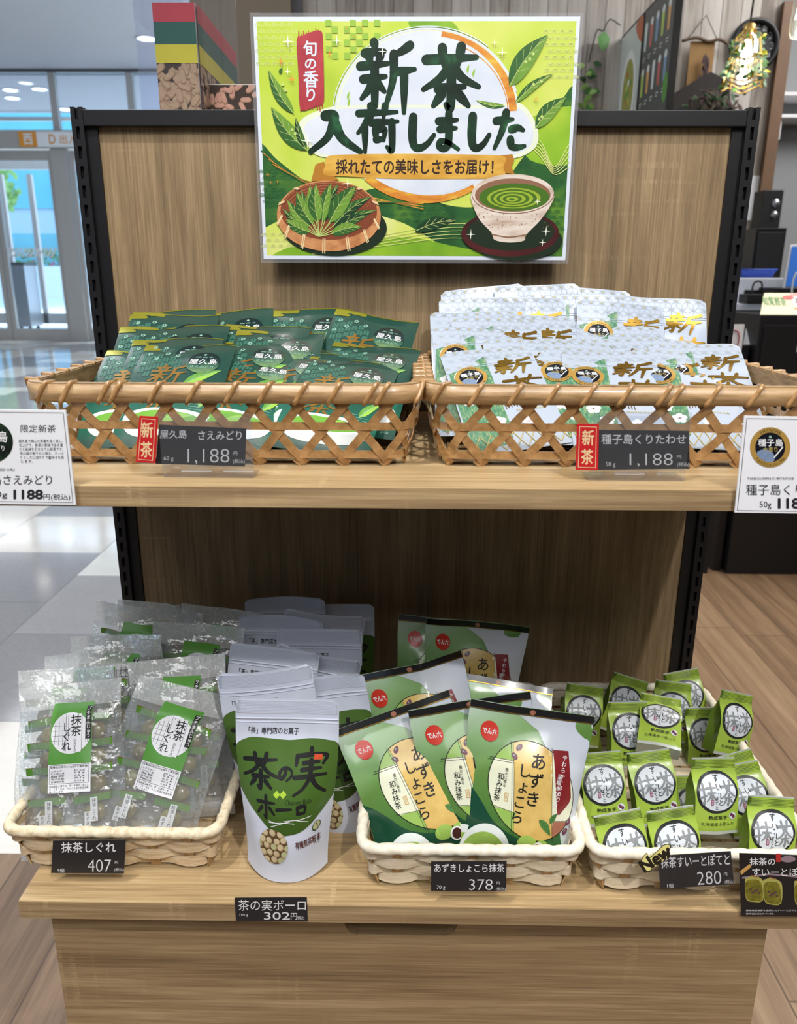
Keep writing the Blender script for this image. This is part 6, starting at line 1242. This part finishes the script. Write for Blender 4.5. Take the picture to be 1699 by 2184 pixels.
# small panel with a leafy sprig
a, b = wallpt(1245, 95), wallpt(1322, 300); o = thing('sprig_panel', 'whitewashed panel with a leafy sprig in a hanging vase beside the poster', 'wall decoration', ((a.x+b.x)/2, 3.398, b.z))
MB().box(-(b.x-a.x)/2, (b.x-a.x)/2, -.02, 0, 0, a.z-b.z, 'whitewashed_boards', .002).build('panel', o)
m = MB(); m.tube(spline([(.06, -.03, .53), (.0, -.05, .55), (-.03, -.05, .5), (-.06, -.04, .5), (-.09, -.04, .36)], 6), .003, 'black_metal', 6); m.build('wire', o); rn = random.Random(6); m = MB()
def leafmesh(m, p, d, L_, W_, mat):
    d = Vector(d).normalized(); s_ = d.cross(Vector((.2, -1, .1))).normalized(); p = Vector(p); n_ = s_.cross(d)
    m.add([p, p+d*L_*.35+s_*W_*.5, p+d*L_*.75+s_*W_*.34, p+d*L_, p+d*L_*.75-s_*W_*.34, p+d*L_*.35-s_*W_*.5, p+d*L_*.5+n_*L_*.06], [(0, 1, 6), (1, 2, 6), (2, 3, 6), (3, 4, 6), (4, 5, 6), (5, 0, 6)], mat, True)
leafmesh(m, (-.02, -.05, .5), (-.1, -.2, -1), .1, .07, 'leaf_green')
for k in range(22): leafmesh(m, (-.09+rn.uniform(-.02, .03), -.05, .36-k*.014), (rn.uniform(-1, 1), -.3, rn.uniform(-1, .4)), .055, .028, rn.choice(('leaf_green', 'leaf_dark', 'leaf_light')))
m.build('foliage', o)
# dried bouquet hung from a branch
c = wallpt(1497, 92); o = thing('dried_bouquet', 'dried bouquet in dark paper hanging from a branch on the board wall', 'wall decoration', (c.x, 3.36, c.z)); hw = (wallpt(1545, 92).x-wallpt(1448, 92).x)/2
M('kraft', (150, 116, 72), .8, var=.1); M('dark_paper', (44, 37, 36), .7, var=.1); M('dry_leaf', (62, 54, 42), .8, var=.3); M('dry_green', (74, 80, 58), .8, var=.3); M('dry_red', (58, 38, 38), .8, var=.2); M('cord', (70, 62, 54), .8)
m = MB(); m.tube(spline([(-hw, 0, .0), (-hw*.4, -.01, .012), (.02, 0, -.002), (hw*.6, -.01, .004), (hw, 0, -.012)], 6), .008, 'bark', 7); m.build('branch', o)
m = MB(); m.tube([(-.09, 0, .01), (-.0, .02, .12), (.06, 0, .008)], .0025, 'cord', 5); m.build('cord', o); MB().box(-.07, .055, .006, .009, -.32, 0, 'kraft').build('cloth', o)
m = MB(); m.add([(.03, -.05, -.15), (-.24, -.02, -.3), (-.2, -.03, -.52), (.02, -.1, -.62), (.17, -.03, -.4), (.12, -.08, -.2), (-.05, -.06, -.35)], [(0, 6, 1), (1, 6, 2), (2, 6, 3), (3, 6, 4), (4, 6, 5), (5, 6, 0)], 'dark_paper', True); m.build('wrapping_paper', o); m = MB()
for k in range(150): p = Vector((rn.gauss(.04, .06), -.1-rn.random()*.05, -.24-rn.random()*.26)); leafmesh(m, p, (rn.gauss(.2, .8), rn.gauss(-.4, .3), rn.gauss(-.6, .6)), rn.uniform(.04, .1), rn.uniform(.01, .03), rn.choice(('dry_leaf', 'dry_green', 'dry_leaf', 'dry_red', 'leaf_dark')))
for k in range(14): leafmesh(m, (.0+rn.uniform(-.02, .03), -.02, -.06-k*.009), (rn.uniform(-.4, .4), -.2, -1), .06, .02, 'dry_red')
m.build('dried_leaves', o)
# round black wall clock
c = wallpt(1605, 99); r = (wallpt(1657, 99).x-c.x); o = thing('wall_clock', 'round black wall clock with white numerals behind the glowing pendant lamp', 'clock', (c.x, 3.398, c.z)); M('clock_face', (30, 34, 38), .4); M('chalk', (206, 212, 214), .6)
m = MB(); m.grid(lambda a_, b_: ((r-.012+.014*cos(2*pi*b_))*cos(2*pi*a_), -.02+.02*sin(2*pi*b_), (r-.012+.014*cos(2*pi*b_))*sin(2*pi*a_)), 48, 10, 'board_black', True, True); m.build('rim', o); A = Art(); A.ell(0, 0, r*1000-10, r*1000-10, 'clock_face', 48); A.up()
for k in range(1, 13): an = pi/2-k*pi/6; x, y = .74*r*1000*cos(an), .74*r*1000*sin(an); w_ = 10 if k < 10 else 17; A.text(str(k), x-w_, y-15, x+w_, y+15, 'chalk', -.01)
m = MB(); A.lay(m, flat, .012, .0006); m.build('face', o)
m = MB(); m.box(-.003, .003, -.018, -.016, -.02, .055, 'chalk'); m.build('hand', o); m = MB(); m.box(-.09, .02, -.021, -.019, -.002, .002, 'chalk'); m.build('hand', o)
# pendant lamp with a wire and leaf cage
Memit('bulb', (255, 244, 206), 9); Mclear('lamp_glass', (250, 252, 250), .05, .1, .04); M('gold_wire', (196, 160, 90), .35, .6); M('sage', (110, 140, 120), .6, var=.3, vs=60)
def pendant(lab, u, v, Y, r, h, cage):
    p = at(u, v, Y); o = thing('pendant_lamp', lab, 'pendant lamp', p); MB().tube([(0, 0, h*.62), (.006, 0, h*1.5), (0, 0, 4.848-p.z)], .004, 'black_metal', 6).build('cord', o)
    MB().lathe([(r*.22, h*.62), (r*.3, h*.6), (r*.3, h*.42), (r*.24, h*.4)], 'gold_wire', 16).build('socket', o)
    MB().lathe([(.001, -h*.12), (r*.2, -h*.08), (r*.27, h*.06), (r*.2, h*.22), (r*.14, h*.34)], 'bulb', 14).build('bulb', o)
    MB().lathe([(r*.32, h*.44), (r*.6, h*.3), (r*.66, -h*.3), (r*.6, -h*.42)], 'lamp_glass', 20).build('glass_shade', o)
    ld = bpy.data.lights.new('pendant_glow', 'POINT'); ld.energy = 1.6; ld.color = (1, .9, .66); ld.shadow_soft_size = .03; lo = bpy.data.objects.new('pendant_glow', ld); COL.objects.link(lo); lo.location = p+Vector((0, -.0, -h*.2))
    if cage:
        m = MB(); R_ = random.Random(4); n = 7
        for k in range(n): a_ = 2*pi*k/n; m.tube(spline([(r*.3*cos(a_), r*.3*sin(a_), h*.5), (r*.62*cos(a_), r*.62*sin(a_), h*.36), (r*.86*cos(a_), r*.86*sin(a_), -h*.1), (r*1.0*cos(a_+.1), r*1.0*sin(a_+.1), -h*.5)], 5), .0028, 'gold_wire', 5)
        for z_, q_ in ((-.5, 1.), (-.42, .98), (.36, .64), (-.02, .84)): m.tube([(r*q_*(1+.06*sin(5*a_))*cos(a_), r*q_*(1+.06*sin(5*a_))*sin(a_), h*z_+.01*sin(4*a_)) for a_ in [2*pi*k/36 for k in range(36)]], .003, 'gold_wire', 5, True)
        m.build('wire_cage', o); m = MB()
        for k in range(120): a_ = R_.uniform(0, 2*pi); t_ = R_.random(); q_ = .6+.42*t_; leafmesh(m, (r*q_*cos(a_), r*q_*sin(a_), h*(.38-.9*t_)), (cos(a_)+R_.gauss(0, .6), sin(a_)+R_.gauss(0, .6), R_.gauss(-.2, .7)), R_.uniform(.018, .035), .016, R_.choice(('sage', 'sage', 'leaf_green', 'gold_green')))
        m.build('foliage', o)
    return o
pendant('glowing pendant lamp in a gold wire cage wound with leaves', 1590, 126, 2.4, .078, .2, True); pendant('pendant lamp in a plain clear jar, half out of the picture', 1716, 34, 2.2, .075, .16, False)
# ------------------------------------------------------------------ checkout corner
M('blue_tray', (44, 84, 190), .4); M('pc_white', (206, 210, 222), .45); M('cable_red', (170, 50, 62), .5); M('tablet_blue', (60, 120, 214), .3); M('leaflet_cream', (228, 220, 180), .5); M('cabinet_black', (20, 20, 22), .35, var=.05); M('counter_side', (30, 22, 18), .5)
o = thing('checkout_counter', 'black checkout counter along the aisle at the edge of the picture', 'counter', (2.35, 2.85, 0)); MB().box(-.4, 1.2, -.9, .6, .0, .1, 'counter_side').build('plinth', o); MB().box(-.41, 1.2, -.91, .6, .1, .9, 'cabinet_black', .004).build('body', o); MB().box(-.43, 1.2, -.93, .62, .9, .93, 'cabinet_black', .004).build('countertop', o)
def pxbox(name, part, lab, cat, u0, v0, u1, v1, Y, D, mat, bev=.003, zf=None, extra=None):
    a, b = at(u0, v0, Y), at(u1, v1, Y); o = thing(name, lab, cat, ((a.x+b.x)/2, Y, b.z if zf is None else zf)); w = (b.x-a.x)/2; h = a.z-(b.z if zf is None else zf); MB().box(-w, w, 0, D, 0, h, mat, bev).build(part, o); return o, w, h
# tall rack the checkout things stand on
zc = .931
rk = thing('side_table', 'dark side table behind the counter carrying the checkout equipment', 'table', (1.86, 2.62, 0)); xa, xb = at(1560, 640, 2.55).x-1.86, at(1760, 640, 2.55).x-1.86; zs = at(1600, 648, 2.55).z
MB().box(xa, xb, -.05, .6, zs-.03, zs, 'pc_white', .003).build('table_top', rk)
for sx in (xa+.01, xb-.05):
    for sy in (-.03, .54): MB().box(sx, sx+.04, sy, sy+.04, 0, zs-.03, 'board_black').build('leg', rk)
MB().box(xa+.06, xb-.06, .3, .32, .1, zs-.03, 'board_black').build('back_board', rk)
o, w, h = pxbox('printer', 'casing', 'white printer casing with a blue tray on it, behind the slotted post', 'printer', 1576, 592, 1664, 650, 2.72, .3, 'pc_white', .006, zs+.001); MB().box(-w*.7, w*.7, -.004, 0, h*.2, h*.5, 'board_black').build('paper_slot', o); zp = zs+.001+h
a, b = at(1582, 580, 2.76), at(1656, 580, 2.76); o = thing('blue_tray', 'shallow blue tray lying on the white printer', 'tray', ((a.x+b.x)/2, 2.86, zp+.001)); w = (b.x-a.x)/2
m = MB(); m.add([(-w*.86, -.08, 0), (w*.86, -.08, 0), (w*.86, .08, 0), (-w*.86, .08, 0), (-w, -.1, .035), (w, -.1, .035), (w, .1, .035), (-w, .1, .035)], [(3, 2, 1, 0), (0, 1, 5, 4), (1, 2, 6, 5), (2, 3, 7, 6), (3, 0, 4, 7)], 'blue_tray'); m.build('tray_body', o); MB().tube([(-w, -.1, .035), (w, -.1, .035), (w, .1, .035), (-w, .1, .035)], .004, 'blue_tray', 6, True).build('lip', o)
o, w, h = pxbox('card_reader', 'casing', 'black card terminal lying before the white printer', 'card terminal', 1594, 628, 1648, 646, 2.56, .1, 'board_black', .004, zs+.001); MB().tube(spline([(-w*.4, .05, h), (-w*.2, .06, h+.05), (w*.3, .05, h+.05), (w*.6, .08, h*.6)], 6), .004, 'board_black', 6).build('cable', o)
# rack wall with loudspeaker and black cabinet
ca = at(1613, 486, 3.0); cb_ = at(1662, 600, 3.0); o = thing('black_cabinet', 'tall black cabinet under the loudspeaker at the wood post', 'cabinet', ((ca.x+cb_.x)/2, 3.0, 0)); w = (cb_.x-ca.x)/2; MB().box(-w, w, 0, .3, 0, ca.z, 'cabinet_black', .004).build('body', o); MB().box(-w+.01, w-.01, -.006, 0, .2, ca.z-.02, 'board_black', .002).build('door', o)
a, b = at(1630, 405, 3.05), at(1661, 484, 3.05); zsb = ca.z+.001; o = thing('loudspeaker', 'black two-way loudspeaker on the tall black cabinet', 'speaker', ((a.x+b.x)/2, 3.05, zsb)); w = (b.x-a.x)/2; h = a.z-zsb
MB().box(-w, w, 0, .12, 0, h, 'board_black', .004).build('cabinet', o)
for zz, rr in ((h*.66, .02), (h*.36, .018)): MB().grid(lambda a_, b_: (w*.35+rr*b_*cos(2*pi*a_), -.001-.012*(1-b_*b_), zz+rr*b_*sin(2*pi*a_)), 16, 4, 'steel', True, True).build('driver', o)
# things on the counter by the picture edge
o, w, h = pxbox('cash_drawer', 'casing', 'black cash drawer box behind the leaflets on the counter', 'cash drawer', 1652, 614, 1790, 662, 2.55, .3, 'board_black', .004, zs+.001); MB().box(-w*.9, w*.9, -.004, 0, h*.15, h*.85, 'cabinet_black', .001).build('drawer_front', o)
zk = at(1622, 672, 2.2).z; xk = at(1622, 672, 2.2).x; o = thing('leaflet_cabinet', 'black cabinet with leaflets lying on top, close to the picture edge', 'cabinet', (xk+.3, 2.2, 0)); M('cab', (26, 26, 28), .4)
MB().box(-.3, .5, 0, .34, 0, zk, 'cab', .003).build('body', o); MB().box(-.28, .2, -.006, -.0005, .5, zk-.04, 'cab', .002).build('door', o)
A = Art(); A.text('16', -135, zk*1000-150, -110, zk*1000-120, 'chalk', 0, 1); m = MB(); A.lay(m, flat, .007, .0005); m.build('number_mark', o)
lf = thing('leaflet', 'cream and red leaflet lying on the black leaflet cabinet', 'leaflet', (xk+.13, 2.26, zk+.001)); MB().add([(-.12, -.03, 0), (.16, -.03, 0), (.16, .05, .085), (-.08, .05, .085), (-.12, -.027, 0), (.16, -.027, 0), (.16, .053, .085), (-.08, .053, .085)], [(0, 1, 2, 3), (7, 6, 5, 4), (0, 4, 5, 1), (1, 5, 6, 2), (2, 6, 7, 3), (3, 7, 4, 0)], 'leaflet_cream').build('sheet', lf); MB().box(-.06, .15, .046, .05, 0, .07, 'board_black').build('easel_back', lf); A = Art(); A.rect(30, -120, 150, 140, 'paper'); A.up(); A.rect(30, -60, 150, -30, 'orange'); A.rect(30, 110, 150, 140, 'cup_3'); A.text('湯もみだし', 40, 10, 140, 90, 'ink', .01, 1); A.text('知覧煎茶', -100, -10, 0, 100, 'salad', .02, 1); A.ell(15, 90, 26, 26, 'lantern', 18); m = MB(); A.lay(m, lambda u, v, off: (u*.95, -.03+(v/1+.12)*.3-off, (v+.12)*.32), .001, .0002); m.build('print', lf)
zk2 = at(1580, 735, 2.28).z; x2 = at(1572, 735, 2.28).x; o = thing('low_cabinet', 'low black cabinet holding the slanted tea sheet, behind the white pouches', 'cabinet', (x2, 2.24, 0)); MB().box(0, xk-x2-.012, 0, .4, 0, zk2, 'cab', .003).build('body', o); MB().box(.01, xk-x2-.022, -.006, -.0005, .3, zk2-.03, 'cab', .002).build('drawer', o)
o = thing('tea_sheet', 'white printed tea sheet propped on a slant upon the low black cabinet', 'sheet', (x2+.075, 2.27, zk2+.001)); m = MB(); m.add([(-.055, 0, 0), (.075, 0, 0), (.075, .1, .115), (-.005, .1, .115), (-.055, .002, 0), (.075, .002, 0), (.075, .102, .115), (-.005, .102, .115)], [(0, 1, 2, 3), (7, 6, 5, 4), (0, 4, 5, 1), (1, 5, 6, 2), (2, 6, 7, 3), (3, 7, 4, 0)], 'paper'); m.build('sheet', o)
A = Art(); 
for k in range(4): A.rect(-20+k*6, 20+k*28, 60, 24+k*28, 'ink')
A.blob([(10, 100), (40, 120), (60, 105), (40, 92)], 'salad'); A.blob([(20, 60), (50, 70), (64, 58), (40, 48)], 'nut'); m = MB(); A.lay(m, lambda u, v, off: (u, v*.656-off, v*.755), .001, .0003); m.build('print', o); MB().add([(-.05, .102, 0), (.07, .102, 0), (.07, .102, .114), (-.004, .102, .114)], [(3, 2, 1, 0)], 'board_black').build('easel_back', o)
a, b = at(1552, 692, 2.2), at(1581, 745, 2.2); o = thing('corded_card', 'white card with a red cord printed on it, next to the slotted post', 'card', ((a.x+b.x)/2, 2.2, b.z-.12)); w = (b.x-a.x)/2; h = a.z-b.z+.12; MB().box(-w, w, 0, .004, 0, h, 'paper', .001).build('card', o); MB().tube(spline([(-w*.3, -.002, h*.9), (w*.3, -.002, h*.86), (w*.5, -.002, h*.7), (w*.1, -.002, h*.45), (-w*.2, -.002, h*.3)], 6), .0025, 'cable_red', 5).build('red_cord', o)
MB().box(-w*.3, w*.3, .005, .03, -(b.z-.12)+.001, .05, 'board_black').build('stand', o)
a, b = at(1676, 520, 2.6), at(1760, 588, 2.6); o = thing('tablet', 'blue screened white tablet on a stand cut by the picture edge', 'tablet', ((a.x+b.x)/2, 2.6, zs+.06)); w = (b.x-a.x)/2; MB().add([(-w, -.03, .0), (w, -.03, .0), (w, .02, .2), (-w+.03, .02, .2), (-w, -.02, .0), (w, -.02, 0), (w, .03, .2), (-w+.03, .03, .2)], [(0, 1, 2, 3), (7, 6, 5, 4), (0, 4, 5, 1), (1, 5, 6, 2), (2, 6, 7, 3), (3, 7, 4, 0)], 'white_plastic').build('casing', o); MB().add([(-w+.01, -.0315, .016), (w, -.0315, .016), (w, .014, .19), (-w+.034, .014, .19)], [(0, 1, 2, 3)], 'tablet_blue').build('screen', o); MB().box(-.03, .03, -.02, .05, -.059, .0, 'white_plastic', .003).build('stand', o)
o = thing('white_cable', 'white cable looping down beside the tablet', 'cable', at(1690, 640, 2.45)); p0 = o.location; MB().tube(spline([tuple(at(u, v, 2.45)-p0) for u, v in ((1699, 580), (1692, 595), (1688, 620), (1690, 645))], 6), .004, 'white_plastic', 6).build('cord', o)
o = thing('red_cable', 'short red cable arching over the cash drawer', 'cable', at(1674, 612, 2.6)); p0 = o.location; MB().tube(spline([tuple(at(u, v, 2.6)-p0) for u, v in ((1673, 616), (1676, 602), (1688, 595), (1702, 593))], 6), .005, 'cable_red', 6).build('cord', o)
# white shelves on the recess wall
for lab, v in (('upper white shelf on the grey wall past the wood post', 192), ('lower white shelf on the grey wall past the wood post', 240)):
    a = at(1660, v, 4.2); o = thing('wall_shelf', lab, 'shelf', (a.x+.4, 4.498, a.z)); MB().box(-.38, .6, -.25, 0, -.02, 0, 'white', .002).build('board', o); MB().box(-.36, -.34, -.22, 0, -.14, -.02, 'white').build('bracket', o)
a, b = at(1600, 375, 3.398), at(1616, 470, 3.398); o = thing('wall_notice', 'narrow printed notice on the board wall beside the wood post', 'notice', ((a.x+b.x)/2, 3.399, b.z)); MB().box(-(b.x-a.x)/2, (b.x-a.x)/2, -.003, 0, 0, a.z-b.z, 'paper').build('sheet', o)
